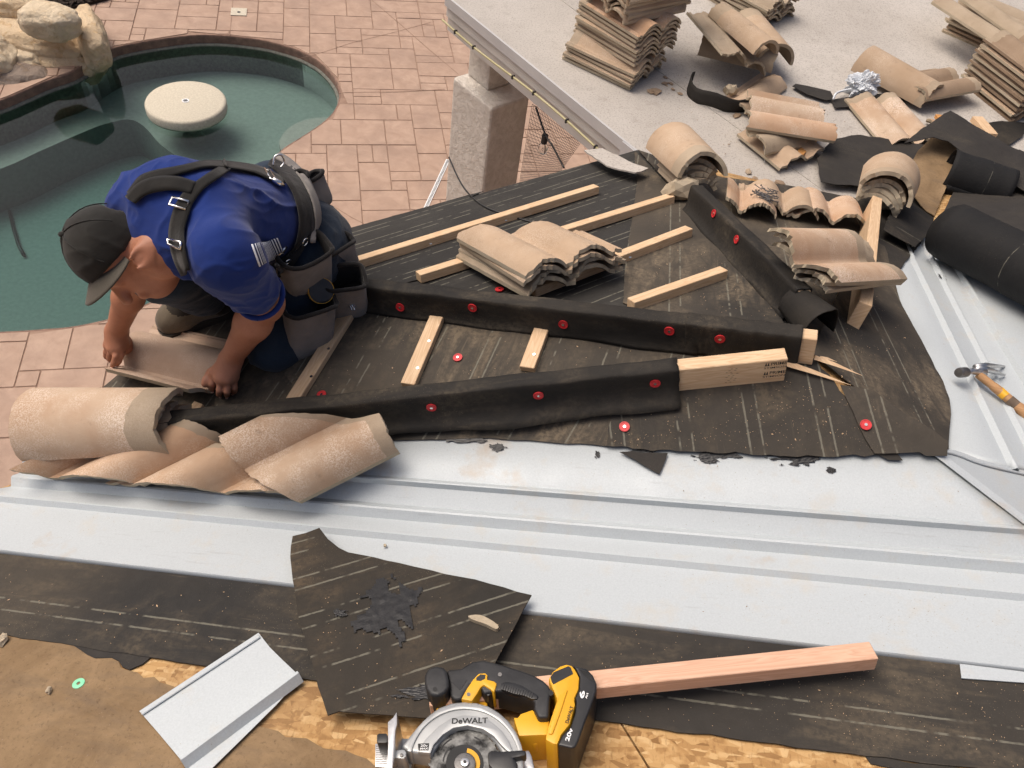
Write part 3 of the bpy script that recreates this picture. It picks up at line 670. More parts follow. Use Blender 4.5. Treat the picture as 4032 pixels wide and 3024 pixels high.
# front face: felt over the valley flange
sheet('felt_sheet', [(380, 945), (1747, 775), (1500, 860), (1345, 880), (1325, 890), (1312, 967), (1199, 959), (1060, 948), (855, 953), (600, 990), (400, 985), (250, 1000)], F1, 'felt_dusty', roof, lift=.008, line=((1020, 945), (1060, 880)), seed=7, wave=.0015, uvoff=(.1, 0))
sheet('felt_sheet', [(1310, 967), (1328, 880), (1500, 820), (1747, 772), (1800, 830), (1850, 900), (1905, 950), (1940, 984), (1884, 986), (1781, 991), (1660, 986), (1568, 983), (1481, 979), (1390, 974)], F1, 'felt', roof, lift=.013, line=((1755, 985), (1732, 870)), seed=8, wave=.0015, uvoff=(.3, .02), edge=(.02, .002))
f5px = [(1747, 772), (1781, 692), (1818, 610), (1860, 512), (1905, 540), (1930, 629), (1937, 656), (1958, 698), (1994, 766), (2029, 833), (2042, 870), (2045, 905), (2041, 950), (2040, 978), (1985, 955), (1900, 890), (1820, 830)]
sheet('felt_sheet', f5px, F5, 'felt_dusty', roof, lift=.013, line=((1810, 800), (1880, 985)), seed=9, wave=.0015, uvoff=(.2, .08), edge=(.03, .0015))
sheet('felt_patch', [(1811, 838), (1838, 895), (1850, 925), (1865, 955), (1884, 985), (1940, 984), (1980, 982), (1994, 990), (2039, 990), (2041, 960), (2010, 935), (1950, 900), (1880, 850)], F1, 'felt_dusty', roof, lift=.019, line=((1900, 985), (1870, 880)), seed=10, wave=.001, uvoff=(.05, .02))
sheet('felt_sheet', [(1860, 512), (1895, 430), (1930, 380), (2000, 380), (2030, 440), (1995, 520), (1960, 560), (1930, 600)], F5, 'felt_worn', roof, lift=.012, seed=41, wave=.002)
sheet('felt_sheet', [(2040, 380), (2150, 350), (2400, 420), (2600, 700), (2400, 760), (2250, 640), (2100, 500)], MAIN, 'felt_worn', roof, lift=.0105, seed=42, wave=.001)
# felt under the front pan on the near slope, old brown felt below
sheet('felt_sheet', [(-160, 1180), (300, 1200), (1200, 1300), (2350, 1420), (2350, 1690), (2065, 1659), (1870, 1637), (1426, 1578), (1268, 1557), (1000, 1520), (690, 1475), (470, 1446), (300, 1420), (0, 1373), (-160, 1347)], MAIN, 'felt', roof, lift=.004, line=((0, 1250), (500, 1312)), seed=11, wave=.0008, uvoff=(.1, .035))
sheet('felt_remnant', [(-160, 1340), (0, 1368), (156, 1395), (208, 1425), (243, 1424), (281, 1451), (382, 1487), (470, 1530), (562, 1572), (640, 1596), (768, 1633), (860, 1680), (860, 1800), (-200, 1800)], MAIN, 'felt_old_brown', roof, lift=.0015, seed=13, wave=.001, edge=(.02, .003), label='old sun-browned felt left on the sheathing')
sheet('felt_remnant', [(150, 1390), (330, 1420), (310, 1437), (281, 1450), (243, 1424), (205, 1424)], MAIN, 'felt_worn', roof, lift=.003, seed=14, edge=(.02, .002))
sheet('felt_remnant', [(1868, 1634), (2140, 1668), (2100, 1700), (1880, 1652)], MAIN, 'felt_worn', roof, lift=.0015, seed=14, edge=(.02, .002))
sheet('valley_flashing', [(2070, 1441), (2240, 1462), (2240, 1484), (2074, 1472)], MAIN, 'galvanised', roof, lift=.009, thick=.002, res=None, edge=None, label='short end of metal flashing under the front pan')

# ---- lumber on the roof
def lumber(name, p0, p1, wd, h, up, mat, parent, bev=.0015, twist=0):
    V, F = bar(p0, p1, wd, h, up); V = np.array(V); a = unit(np.array(p1) - p0); s = unit(np.cross(a, up)); n_ = np.cross(s, a)
    uv = np.stack([(V - p0) @ a, (V - p0) @ s + ((V - p0) @ n_)], 1)
    o = mesh_obj(name, V, F, mat, parent, uv=uv)
    if bev: bevel(o, bev, 1)
    return o
def batten(pl, a, b, wd=.036, h=.019, mat='wood', nails=(), lift=.008):
    o = lumber('batten', hit(pl, a, lift), hit(pl, b, lift), wd, h, pl[0], mat, roof)
    for t in nails:
        p = hit(pl, a, lift + h) * (1 - t) + hit(pl, b, lift + h) * t; mesh_obj('nail', *disc(p, pl[0], .0045, .0015, 10), 'chrome', o)
for a, b, nl in (((752, 583), (1288, 416), (.3, .6)), ((905, 608), (1450, 437), (.2,)), ((1150, 638), (1487, 508), (.6,)), ((1362, 668), (1562, 598), ())):
    batten(F3, a, b, .036, .030, nails=nl)
for a, b, nl in (((636, 872), (752, 686), (.3, .62)), ((884, 838), (946, 692), (.28, .68)), ((1140, 803), (1172, 716), (.42,))):
    batten(F2, a, b, .042, .02, nails=nl, lift=.010)
batten(F2, (418, 900), (436, 878), .034, .02)
# hip boards on edge, wrapped in felt
def wrap(name, p0, p1, parent, h=.095, wd=.046, flare=(.035, .035), seed=0, mat='felt_new', curlend=0.0, t0=0, t1=1, rag=0.0):
    rg = random.Random(seed); a = unit(p1 - p0); up = np.array([0, 0, 1.0]); s = unit(np.cross(a, up)); n_ = unit(np.cross(s, a)); L = np.linalg.norm(p1 - p0); K = max(8, int(L / .025)); V = []; F = []
    prof = [(-1, -.0), (-.82, .07), (-.62, .20), (-.53, .42), (-.51, .65), (-.5, .86), (-.475, .965), (-.42, .995), (-.2, 1.0), (0, .995), (.2, 1.0), (.42, .995), (.475, .965), (.5, .86), (.51, .65), (.53, .42), (.62, .20), (.82, .07), (1, 0)]
    m = len(prof)
    for k in range(K + 1):
        t = k / K; c = p0 + (p1 - p0) * (t0 + (t1 - t0) * t)
        for (x, y) in prof:
            f_ = (wd / 2 + (flare[0] if x < 0 else flare[1]) * (abs(x) - .5) * 2 * (1 + .45 * noise.noise(Vector((t * 5, x, seed))))) if abs(x) > .5 else abs(x) * wd
            yy = h * y + .004 * noise.noise(Vector((t * L * 9, x * 3, seed + 2))) * (1.2 - y * .6)
            wr_k = .0035 * noise.noise(Vector((t * L * 7, y * 2, seed + 4))) + .0022 * abs(noise.noise(Vector((t * L * 22 + y * 4, y * 3 + x, seed + 8))))
            V.append(c + s * math.copysign(f_, x) + n_ * (yy + .0015 * noise.noise(Vector((t * L * 26, x * 4, seed + 1)))) + s * wr_k + a * (rag * rg.gauss(0, 1) if k in (0, K) else 0))
    for k in range(K):
        for i in range(m - 1): F.append((k * m + i, k * m + i + 1, (k + 1) * m + i + 1, (k + 1) * m + i))
    V = np.array(V); uv = np.stack([np.repeat(np.linspace(0, L, K + 1), m), np.tile(np.linspace(0, .25, m), K + 1)], 1)
    o = mesh_obj(name, V, F, mat, parent, smooth=True, uv=uv); md = o.modifiers.new('t', 'SOLIDIFY'); md.thickness = .0022; md.offset = 0; return o
def hip(p0, p1, **k):
    up = np.array([0, 0, 1.0]); return lumber('hip_board', p0, p1, .038, .089, up, 'wood', roof, .002)
a0, a1 = hit(F1, (330, 950), .004), hit(F1, (1690, 812), .006)
ha = hip(a0, a1); wrap('felt_wrap', a0, a1, ha, t0=.02, t1=.845, flare=(.02, .05), seed=1, h=.093, rag=.002)
b0, b1 = hit(F3, (700, 648), .0), hit(F3, (1755, 778), .006)
hb = hip(b0, b1); wrap('felt_wrap', b0, b1, hb, t0=.0, t1=.80, flare=(.02, .012), seed=2, h=.093); wrap('felt_wrap', b0, b1, hb, t0=.775, t1=.975, flare=(.02, .006), seed=3, h=.096, wd=.05)
c0, c1 = hit(F3, (1495, 455), .0), hit(F3, (1720, 690), .004)
hc = hip(c0, c1); wrap('felt_wrap', c0, c1, hc, t0=0, t1=1.0, flare=(.012, .02), seed=5, h=.095)
d1, d0 = hit(F5, (1838, 712), .004), hit(F5, (1872, 470), .004)
hd = hip(d0, d1)
# curled end of the felt on hip c
cdir = unit(c1 - c0); cs_ = unit(np.cross(cdir, [0, 0, 1])); cn = np.cross(cs_, cdir); V = []; F = []; K = 14; m = 17
for k in range(K + 1):
    for i in range(m):
        t = k / K; ang = math.pi * (i / (m - 1)) * 1.15 - .2; r_ = .045 + .016 * t; 
        ln = (.02 + .17 * t) - (.05 * t * abs(math.cos(ang))) + .05 * t * max(0, math.cos(ang))
        V.append(c1 + cdir * (ln - .05) + cs_ * r_ * math.cos(ang) + cn * (.03 + (r_ + .01) * math.sin(ang)))
for k in range(K):
    for i in range(m - 1): F.append((k * m + i, k * m + i + 1, (k + 1) * m + i + 1, (k + 1) * m + i))
o = mesh_obj('felt_wrap', V, F, 'felt_new', hc, smooth=True, uv=np.zeros((len(V), 2)) + .1); md = o.modifiers.new('t', 'SOLIDIFY'); md.thickness = .002; o['label'] = 'loose curled felt end at the peak'
# nail caps
def cap_nail(p, n, parent, r_=.0135):
    n = unit(n); o = mesh_obj('nail_cap', *disc(p, n, r_, .0022, 22), 'red_plastic', parent); mesh_obj('cap_rim', *disc(p + n * .0021, n, r_, .0012, 22, r_ * .84), 'red_plastic', o); mesh_obj('nail_head', *disc(p + n * .002, n, .0038, .002, 10), 'chrome', o)
def cap_px(pl, q, lift=.01): cap_nail(hit(pl, q, lift), pl[0], roof)
for q in ((695, 853), (989, 773)): cap_px(F2, q, .010)
for q in ((1349, 922),): cap_px(F1, q, .018)
cap_px(F1, (1870, 918), .024)
cap_px(F3, (1216, 499), .009); cap_px(F4, (1772, 498), .006); cap_px(F3, (1079, 626), .008)
def cap_on(obj, q):
    """nail a cap where the view ray meets an object's side"""
    dg = bpy.context.evaluated_depsgraph_get(); oe = obj.evaluated_get(dg); me = oe.to_mesh(); off = Vector(wloc(obj)); bv = BVHTree.FromPolygons([v.co + off for v in me.vertices], [p.vertices[:] for p in me.polygons])
    d = Vector(ray(*q)); loc, nr, i, ds = bv.ray_cast(Vector(CAM), d)
    oe.to_mesh_clear()
    if loc is None: return
    if nr.dot(d) > 0: nr = -nr
    cap_nail(np.array(loc) + np.array(nr) * .0008, np.array(nr), obj if obj.parent is None or obj.parent == roof else obj.parent)
bpy.context.view_layer.update()
for o_, qs in ((ha, ((932, 879), (1163, 853), (1415, 827))), (hb, ((865, 663), (1021, 664), (1217, 700), (1446, 714), (1555, 731))), (hc, ((1543, 461), (1592, 517)))):
    for ch in [c for c in o_.children if c.name.startswith('felt_wrap')][:1] + ([c for c in o_.children if c.name.startswith('felt_wrap')][1:2] if o_ is hb else []):
        for q in qs:
            if o_ is hb and (ch is not [c for c in o_.children if c.name.startswith('felt_wrap')][0]) != (q[0] > 1500): continue
            cap_on(ch, q)

# ------------------------------------------------------------------ flat patio roof
FA, FB = hit(FLAT, (1400, 344)), hit(FLAT, (977, 0)); fd = unit(FB - FA); fs = np.array([fd[1], -fd[0], 0]); fs = fs if fs[0] > 0 else -fs
cover = thing('patio_cover', ((FA + FB) / 2) * [1, 1, 0], 'flat patio roof with speckled grey roll roofing and a weathered fascia', 'roof')
FE = FB + fd * .0
c_far = FA + (FB - FA) * 1.0
# left end of the fascia shows at the top of the picture
c0_, c1_ = FA - fd * .35, hit(FLAT, (962, -9))
c1_ = FA + fd * (fd @ (c1_ - FA))
s1 = mesh_obj('roofing_sheet', *prism([c0_ - fd * 1.6 + fs * 1.2, c0_, c1_, c1_ + fs * .62, c0_ + fs * .62], (0, 0, -1), .008), 'roll_roofing', cover); fix_normals(s1)
Q = [c0_ - fd * 2.6 + fs * .6, c0_ + fs * .6, c1_ + fs * .6, c1_ + fs * 7, c0_ - fd * 2.6 + fs * 7]
o = mesh_obj('roofing_sheet', *prism([p + [0, 0, .003] for p in Q], (0, 0, -1), .008), 'roll_roofing', cover); fix_normals(o)
def strip(name, off, z0, z1, th, mat, a=c0_, b=c1_):
    o = mesh_obj(name, *box((a + b) / 2 - fs * off + fs * th / 2 + [0, 0, (z0 + z1) / 2], (b - a) / 2, fs * th / 2, (0, 0, (z1 - z0) / 2)), mat, cover); return o
strip('drip_edge', .012, -.052, .0035, .012, 'drip_edge'); strip('fascia_board', -.004, -.115, -.054, .03, 'fascia'); strip('fascia_board', -.016, -.20, -.117, .03, 'fascia')
strip('soffit', -.05, -.20, -.012, 1.2, 'fascia')
# end face of the overhang
cb = [c0_ - fs * -.01 + fd * .25 + [0, 0, -.124]]
pts = [c0_ + fd * (np.linalg.norm(c1_ - c0_)) * t - fs * .022 + [0, 0, -.118 - .012 * math.sin(t * 9) - .012 * t] for t in np.linspace(.12, 1, 40)]
o = mesh_obj('cable', *tube(pts, .006, 8), 'cable_yellow', cover, smooth=True)
for t in (.24, .37, .52, .62, .84, .93): 
    p = pts[int(t * 39)]; mesh_obj('cable_clip', *box(p, fd * .004, fs * .010, (0, 0, .010)), 'black_plastic', cover)
mesh_obj('flashing_patch', *box(FA + fd * .05 - fs * .02 + [0, 0, -.045], fd * .11, fs * .004, (0, 0, .05)), 'drip_edge', cover)
# stucco column under the beam
colx = thing('stucco_column', (0, 0, 0), 'rough grey stucco column standing on the patio under the flat roof', 'column')
q0 = hit(flat(ROOFZ - .52), (1065, 232)); 
cz = ROOFZ - .52; k1 = hit(flat(cz), (1062, 235)); k2 = hit(flat(cz), (978, 165)); k3 = hit(flat(cz), (1157, 226))
ex = unit((k2 - k1) * [1, 1, 0]); ey = np.array([ex[1], -ex[0], 0]); ey = ey if ey @ (k3 - k1) > 0 else -ey
wx, wy = np.linalg.norm(k2 - k1), max(.3, (k3 - k1) @ ey)
colx.location = Vector(((k1 + ex * wx / 2 + ey * wy / 2) * [1, 1, 0]))
V, F = box(k1 * [1, 1, 0] + ex * wx / 2 + ey * wy / 2 + [0, 0, cz / 2], ex * wx / 2, ey * wy / 2, (0, 0, cz / 2))
o = mesh_obj('shaft', V, F, 'stucco', colx); bevel(o, .025, 3)
pc_ = k1 * [1, 1, 0] + ex * wx * .68 + ey * wy * .62
o = mesh_obj('post', *box(pc_ + [0, 0, (cz + ROOFZ - .1) / 2], ex * wx * .26, ey * wy * .3, (0, 0, (ROOFZ - .1 - cz) / 2)), 'stucco', colx); bevel(o, .012, 2)
# ------------------------------------------------------------------ concrete tiles
TW, TL, TTH, TAMP = .325, .42, .013, .040
def tile_z(u, amp=TAMP):
    if u < .09: return .006 if .03 < u < .06 else .0
    f = ((u - .09) / .455) % 1.0 if u < .999 else 1.0
    if f < .10 or f > .985: return .001
    return .001 + amp * math.sin(math.pi * (f - .10) / .885) ** .72
def tile_mesh(key, wd=TW, ln=TL, amp=TAMP, th=TTH, nx=34, ny=9, y0=None, y1=None, u0=0.0, u1=1.0, rag=(0.0, 0.0), seed=0, topmat='tile', endmat='tile_edge', botmat='tile_grey', collar=True):
    rg = random.Random(seed); T = []; us = [u0 + (u1 - u0) * i / nx for i in range(nx + 1)]
    j0 = [rg.gauss(0, rag[0]) for _ in us]; j1 = [rg.gauss(0, rag[1]) for _ in us]
    for i, u in enumerate(us):
        a = (y0(u) if y0 else 0.0) + j0[i]; b = (y1(u) if y1 else ln) + j1[i]
        for k in range(ny + 1):
            y = a + (b - a) * k / ny; T.append(((u - .5) * wd, y - ln / 2, tile_z(u, amp) + .0008 * noise.noise(Vector((u * 9, y * 20, seed)))))
    n = len(T); B = [(x, y, z - th) for x, y, z in T]; V = T + B; F = []; fm = []
    q = ny + 1
    for i in range(nx):
        for k in range(ny):
            F.append((i * q + k, (i + 1) * q + k, (i + 1) * q + k + 1, i * q + k + 1)); fm.append(3 if (collar and k == ny - 1) else 0)
            F.append(tuple(n + z for z in (i * q + k, i * q + k + 1, (i + 1) * q + k + 1, (i + 1) * q + k))); fm.append(2)
    for i in range(nx):
        F.append((i * q, n + i * q, n + (i + 1) * q, (i + 1) * q)); fm.append(1); e = ny; F.append((i * q + e, (i + 1) * q + e, n + (i + 1) * q + e, n + i * q + e)); fm.append(1)
    for k in range(ny):
        F.append((k, k + 1, n + k + 1, n + k)); fm.append(1); e = nx * q; F.append((e + k, n + e + k, n + e + k + 1, e + k + 1)); fm.append(1)
    me = bpy.data.meshes.new(key); me.from_pydata(V, [], F)
    for m in (topmat, endmat, botmat, 'tile_grey'): me.materials.append(M_[m])
    me.polygons.foreach_set('material_index', fm); me.polygons.foreach_set('use_smooth', [True for f in fm]); me.update(); me.set_sharp_from_angle(angle=rad(30)); return me
def cap_mesh(key, r0=.112, r1=.098, ln=.42, th=.016, arc=165, seg=22, ny=10, rag=(.001, .004), seed=0, topmat='tile', a0=None, a1=None, collar=2):
    rg = random.Random(seed); T = []; B = []; an = [rad(90 - arc / 2 + arc * i / seg) for i in range(seg + 1)]
    for i, a in enumerate(an):
        e0, e1 = rg.gauss(0, rag[0]) + (a0(i / seg) if a0 else 0), rg.gauss(0, rag[1]) + (a1(i / seg) if a1 else 0)
        for k in range(ny + 1):
            t = k / ny; y = e0 + (ln + e1 - e0) * t; r_ = r0 + (r1 - r0) * t + .0007 * noise.noise(Vector((i * .5, k * .7, seed)))
            T.append((-r_ * math.cos(a), y - ln / 2, r_ * math.sin(a))); B.append((-(r_ - th) * math.cos(a), y - ln / 2, (r_ - th) * math.sin(a)))
    V = T + B; n = len(T); q = ny + 1; F = []; fm = []
    for i in range(seg):
        for k in range(ny):
            F.append((i * q + k, (i + 1) * q + k, (i + 1) * q + k + 1, i * q + k + 1)); fm.append(3 if k >= ny - collar else 0)
            F.append(tuple(n + z for z in (i * q + k, i * q + k + 1, (i + 1) * q + k + 1, (i + 1) * q + k))); fm.append(2)
        F.append((i * q, n + i * q, n + (i + 1) * q, (i + 1) * q)); fm.append(1); F.append((i * q + ny, (i + 1) * q + ny, n + (i + 1) * q + ny, n + i * q + ny)); fm.append(1)
    for k in range(ny):
        F.append((k, k + 1, n + k + 1, n + k)); fm.append(1); e = seg * q; F.append((e + k, n + e + k, n + e + k + 1, e + k + 1)); fm.append(1)
    me = bpy.data.meshes.new(key); me.from_pydata(V, [], F)
    for m in (topmat, 'tile_edge', 'tile_grey', 'tile_grey'): me.materials.append(M_[m])
    me.polygons.foreach_set('material_index', fm); me.polygons.foreach_set('use_smooth', [True for f in fm]); me.update(); me.set_sharp_from_angle(angle=rad(32)); return me
def frame(pos, ydir, up):
    y = unit(ydir); x = unit(np.cross(y, up)); z = np.cross(x, y)
    return Matrix(((x[0], y[0], z[0], pos[0]), (x[1], y[1], z[1], pos[1]), (x[2], y[2], z[2], pos[2]), (0, 0, 0, 1)))
def place(name, me, pos, ydir, up, label, cat='roof tile', group=None, roll=0.0, pitch=0.0):
    o = bpy.data.objects.new(name, me); COL.objects.link(o)
    o.matrix_world = frame(pos, ydir, up) @ Matrix.Rotation(rad(roll), 4, 'Y') @ Matrix.Rotation(rad(pitch), 4, 'X'); tag(o, label, cat, group); return o
ORD = ['lowest', 'second-lowest', 'third-from-bottom', 'fourth-from-bottom', 'fifth-from-bottom', 'sixth-from-bottom', 'seventh-from-bottom', 'eighth-from-bottom', 'ninth-from-bottom']
ME = {'full': tile_mesh('tile_full', seed=1), 'full2': tile_mesh('tile_full_b', seed=2, topmat='tile_orange'), 'white': tile_mesh('tile_white_m', seed=3, topmat='tile_white'), 'rag': tile_mesh('tile_rag', seed=4, rag=(.004, .006)), 'rag2': tile_mesh('tile_rag_b', seed=5, rag=(.005, .009), topmat='tile_grey', endmat='tile_edge'), 'brown': tile_mesh('tile_brown_m', seed=6, topmat='tile_brown', endmat='tile_brown', botmat='tile_brown', rag=(.002, .003)),
      'cap': cap_mesh('cap_full', seed=1), 'capw': cap_mesh('cap_white', seed=2, topmat='tile_white', rag=(.001, .003))}
UPZ = np.array([0, 0, 1.0])
def pdir(pl, a, b): return hit(pl, b) - hit(pl, a)

# ---- tile held by the man, and tiles laid along the front valley
m_held = tile_mesh('tile_held', th=.017, amp=.055, seed=11, topmat='tile_pink', endmat='tile_edge', rag=(.002, .006), u1=.72, y1=lambda u: .40 - .05 * max(0, u - .3), y0=lambda u: .02 + .05 * u, collar=False)
place('roof_tile', m_held, hit(F2, (362, 803), .03), pdir(F2, (262, 760), (470, 815)), unit(F2[0] + UP * .10), 'pinkish brown tile being set down between the kneeling man\'s two hands', pitch=2)
YT = pdir(F1, (640, 1085), (858, 975))
def corner(q, lift, u=0.0, y=0.0):
    """tile centre from the pixel of a point (u, y) of the tile"""
    yd = unit(YT); n_ = unit(F1[0] + UPZ * .1); x = unit(np.cross(yd, n_)); return hit(F1, q, lift) - x * (u - .5) * TW - yd * (y - TL / 2)
place('roof_tile', tile_mesh('tile_cut0', th=.019, seed=21, topmat='tile_orange', rag=(.002, .002), u0=.40, amp=.058, y0=lambda u: .517 * (u - .40), y1=lambda u: .40 + .3 * (u - .4)), corner((48, 1027), .045, .40, .0), YT, unit(F1[0] + UPZ * .1), 'pinkish tan cut tile lying beneath the hip cap stack at far left')
place('roof_tile', tile_mesh('tile_cut1', th=.019, seed=22, topmat='tile_orange', rag=(.002, .002), u1=.86, amp=.060, y0=lambda u: .517 * u, y1=lambda u: .25 + .42 * u), corner((226, 1044), .048), YT, unit(F1[0] + UPZ * .1), 'tan cut tile with scalloped edge, second from left over the valley pan')
place('roof_tile', tile_mesh('tile_front', th=.019, seed=25, topmat='tile_white', rag=(.0015, .002), u0=.21, amp=.048, y0=lambda u: .009 + (u - .21) * .16 - .028 * math.sin(math.pi * (u - .21) / .79), y1=lambda u: .42 - .012 * (u - .68) if u >= .68 else .42 - .62 * (.68 - u)), corner((862, 975), .085, 1.0, .42), YT, unit(F1[0] + UPZ * .1), 'large speckled tan tile with broken left end leaning on the felt-wrapped board')
# ---- hip cap stacks
def cap_stack(q, pl, dr, names, lift0, n=4, seed=0, group=None, toplen=.42, topmat='tile', inner=.30, shift=.07, ang=0, topr=(.112, .098)):
    up = unit(pl[0] + UPZ); yd = pdir(pl, *dr); yd = unit(yd); pos = hit(pl, q, lift0); step = .020
    for i in range(n):
        top = i == n - 1
        ln = toplen if top else inner
        me = cap_mesh('hip_cap_%d_%d' % (seed, i), r0=topr[0] if top else topr[0] - .012, r1=topr[1] if top else topr[1] - .010, ln=ln, seed=seed * 10 + i, topmat=topmat if top else 'tile_grey', rag=(.001 if top else .003, .0025 if top else .003), arc=168 if top else 128, a1=(lambda f, s=seed, j=i: .02 * math.sin(f * 7 + s + j) * .6))
        place('hip_cap_tile', me, pos + up * (i * step - .055 + (.012 if top else 0)) + yd * (0 if top else shift * (1 - .25 * i)), yd, up, names[0] if top else ORD[i] + ' ' + names[1], 'cap tile', group)
cap_stack((238, 925), F1, ((60, 915), (410, 905)), ('large white-speckled hip cap tile at the left end of the front board', 'broken cap tile nested under the speckled cap at the left hip end'), .045, 4, 3, 'nested caps at the left hip end', topmat='tile_white', inner=.27, shift=.085)
cap_stack((1478, 372), F3, ((1448, 345), (1535, 432)), ('smooth tan hip cap tile at the back corner beside the white roofing', 'broken cap tile layered under the cap at the back corner'), .035, 5, 4, 'nested caps at the back corner', toplen=.34, inner=.22, shift=.06)
cap_stack((1902, 425), F5, ((1920, 385), (1885, 490)), ('cracked tan hip cap tile at the end of the bare board by the felt rolls', 'broken cap tile layered under the cracked cap by the felt rolls'), .050, 5, 5, 'nested caps at the right hip end', toplen=.30, inner=.22, shift=.05, topr=(.122, .108))
# crack on that cap
# ---- row of cut tiles along the back hip face
rowdir = pdir(F4, (1560, 400), (1840, 470)); ry = np.cross(F4[0], unit(rowdir)); ry = ry if ry[1] > 0 else -ry
for k, (q, sd_, u0, u1, tm, lab) in enumerate((((1590, 432), 31, .35, 1, 'tile_orange', 'narrow orange-tan cut tile at the left of the back row'), ((1680, 436), 32, 0, 1, 'tile', 'tan cut tile carrying the small heap of nails'), ((1782, 455), 33, 0, 1, 'tile_orange', 'smooth orange-tan cut tile at the right of the back row'))):
    p = hit(F4, q, .032)
    place('roof_tile', tile_mesh('tile_row%d' % k, ln=.26, ny=6, seed=sd_, u0=u0, u1=u1, topmat=tm, rag=(.005, .002), y0=lambda u: .04 - .05 * (1 - u), collar=False, wd=.30), p, ry, unit(F4[0] + UPZ), lab, roll=-2)
# ---- stacks: helper with per-stack label
def stack(n, pos, ydir, up, keys, label, group, dz=.0225, jit=.006, ja=1.2, seed=0, name='roof_tile', roll=0, pitch=0, rag_top=None):
    rg = random.Random(seed); ydir = unit(ydir); up = unit(up); x = np.cross(ydir, up)
    for i in range(n):
        a = rad(rg.gauss(0, ja)); yd = ydir * math.cos(a) + x * math.sin(a); top = i == n - 1
        lab = (ORD[i] if not (top and i > 1) else 'topmost') + ' ' + label if not (top and rag_top) else rag_top
        place(name, ME[keys[i % len(keys)]] if not isinstance(keys[i % len(keys)], bpy.types.Mesh) else keys[i % len(keys)], np.array(pos) + up * (i * dz + .016) + x * rg.gauss(0, jit) + ydir * rg.gauss(0, jit), yd, up, lab, group=group, roll=roll, pitch=pitch)
# stack on the battens of the back slope
t_b = tile_mesh('tile_batten_a', seed=41, topmat='tile', rag=(.003, .004), y0=lambda u: .24 * (1 - u), y1=lambda u: .42 - .05 * u, collar=False); t_c = tile_mesh('tile_batten_b', seed=42, topmat='tile_grey', rag=(.004, .005), y0=lambda u: .25 * (1 - u) + .01 * math.sin(u * 9), y1=lambda u: .43 - .06 * u, collar=False)
stack(4, hit(F3, (1160, 572), .030), pdir(F3, (1130, 500), (1300, 582)), unit(F3[0] + UPZ * .3), [t_c, t_c, t_b, t_b], 'broken tan tile in the small stack lying across the battens', 'tiles stacked on the battens', .021, .008, 3, 7, roll=0, rag_top='smooth grey-tan tile topping the small stack on the battens')
# pile on the hip boards at right
t_d = tile_mesh('tile_hipA', seed=43, topmat='tile_white', rag=(.005, .003), ln=.42, u0=.12, u1=.90, y0=lambda u: .015 * math.sin(u * 9) + .10 * max(0, u - .6), y1=lambda u: .36 + .14 * max(0, u - .55)); t_e = tile_mesh('tile_hipB', seed=44, topmat='tile_grey', rag=(.006, .003), ln=.40, u0=.2, u1=.85)
t_f = tile_mesh('tile_hipC', seed=45, topmat='tile_orange', rag=(.004, .004), ln=.42, u0=.55, u1=1.0, nx=14, y1=lambda u: .42 - .12 * max(0, u - .7), collar=False)
pb = hit(F5, (1790, 640), .0); yb = pdir(F5, (1640, 610), (1950, 590))
base = hit(lifted(F5, .075), (1785, 588))
stack(3, base, yb, unit(UPZ + FW * -.15), [t_e, t_e, t_d], 'broken tan tile under the speckled one in the pile on the hip boards', 'tiles piled on the hip boards', .023, .004, 2, 9, rag_top='white-speckled tan tile topping the pile on the hip boards')

# ---- stacks on the flat patio roof
def at(q, z=0.0): return hit(FLAT, q, z)
c1s = at((1322, 140)); d1 = pdir(FLAT, (1275, 180), (1385, 120)); 
stack(4, c1s, pdir(FLAT, (1240, 130), (1340, 180)) * -1, UPZ, ['rag', 'full', 'rag', 'full'], 'tan tile in the bottom layers of the tall stack near the fascia', 'bottom tiles of the tall stack', .024, .006, 2, 11)
stack(7, c1s + [.03, .06, .105], pdir(FLAT, (1400, 155), (1245, 60)), UPZ, ['full', 'rag', 'full2', 'rag'], 'tan tile in the crosswise middle of the tall stack near the fascia', 'middle tiles of the tall stack', .0235, .005, 1.5, 12)
stack(5, c1s + [.05, .12, .28], pdir(FLAT, (1300, 75), (1460, 40)), UPZ, ['rag', 'rag2', 'rag'], 'grey-tan broken tile near the top of the tall stack', 'upper tiles of the tall stack', .024, .008, 2, 13)
stack(6, c1s + [.13, .2, .40], pdir(FLAT, (1420, 20), (1330, -40)), UPZ, ['rag2', 'rag'], 'rough broken tile on the very top of the tall stack, cut by the picture edge', 'top tiles of the tall stack', .024, .006, 2, 14)
stack(5, at((1618, 18)), pdir(FLAT, (1650, 40), (1560, -10)), UPZ, ['rag2', 'rag'], 'tan tile in the short stack at the top edge behind the cap pile', 'tiles of the stack at the top edge', .024, .006, 2, 15)
stack(9, at((2170, 215)), pdir(FLAT, (2215, 262), (2075, 150)), UPZ, ['brown', 'full'], 'brown-edged tile in the tall stack at the right edge', 'tiles of the right-hand stack', .030, .004, .6, 16)
stack(6, at((2125, 85)), pdir(FLAT, (2215, 100), (2040, 20)), UPZ, ['rag', 'brown', 'rag2'], 'tan tile in the far stack in the upper right corner', 'tiles of the far right stack', .028, .008, 2, 17)
for q, dr, lab, sd_, z in (((2120, 45), ((2060, 0), (2200, 90)), 'long mossy broken tile leaning across the far right stack', 18, .20), ((2165, 30), ((2110, -20), (2212, 50)), 'broken tile with a dark underside on the far right stack', 19, .23)):
    place('roof_tile', tile_mesh('tile_lean%d' % sd_, seed=sd_, topmat='tile_grey', rag=(.004, .006), u0=.55, u1=1.0, nx=12, ln=.5), at(q, z), pdir(FLAT, *dr), unit(UPZ + RT * .3), lab, roll=12)
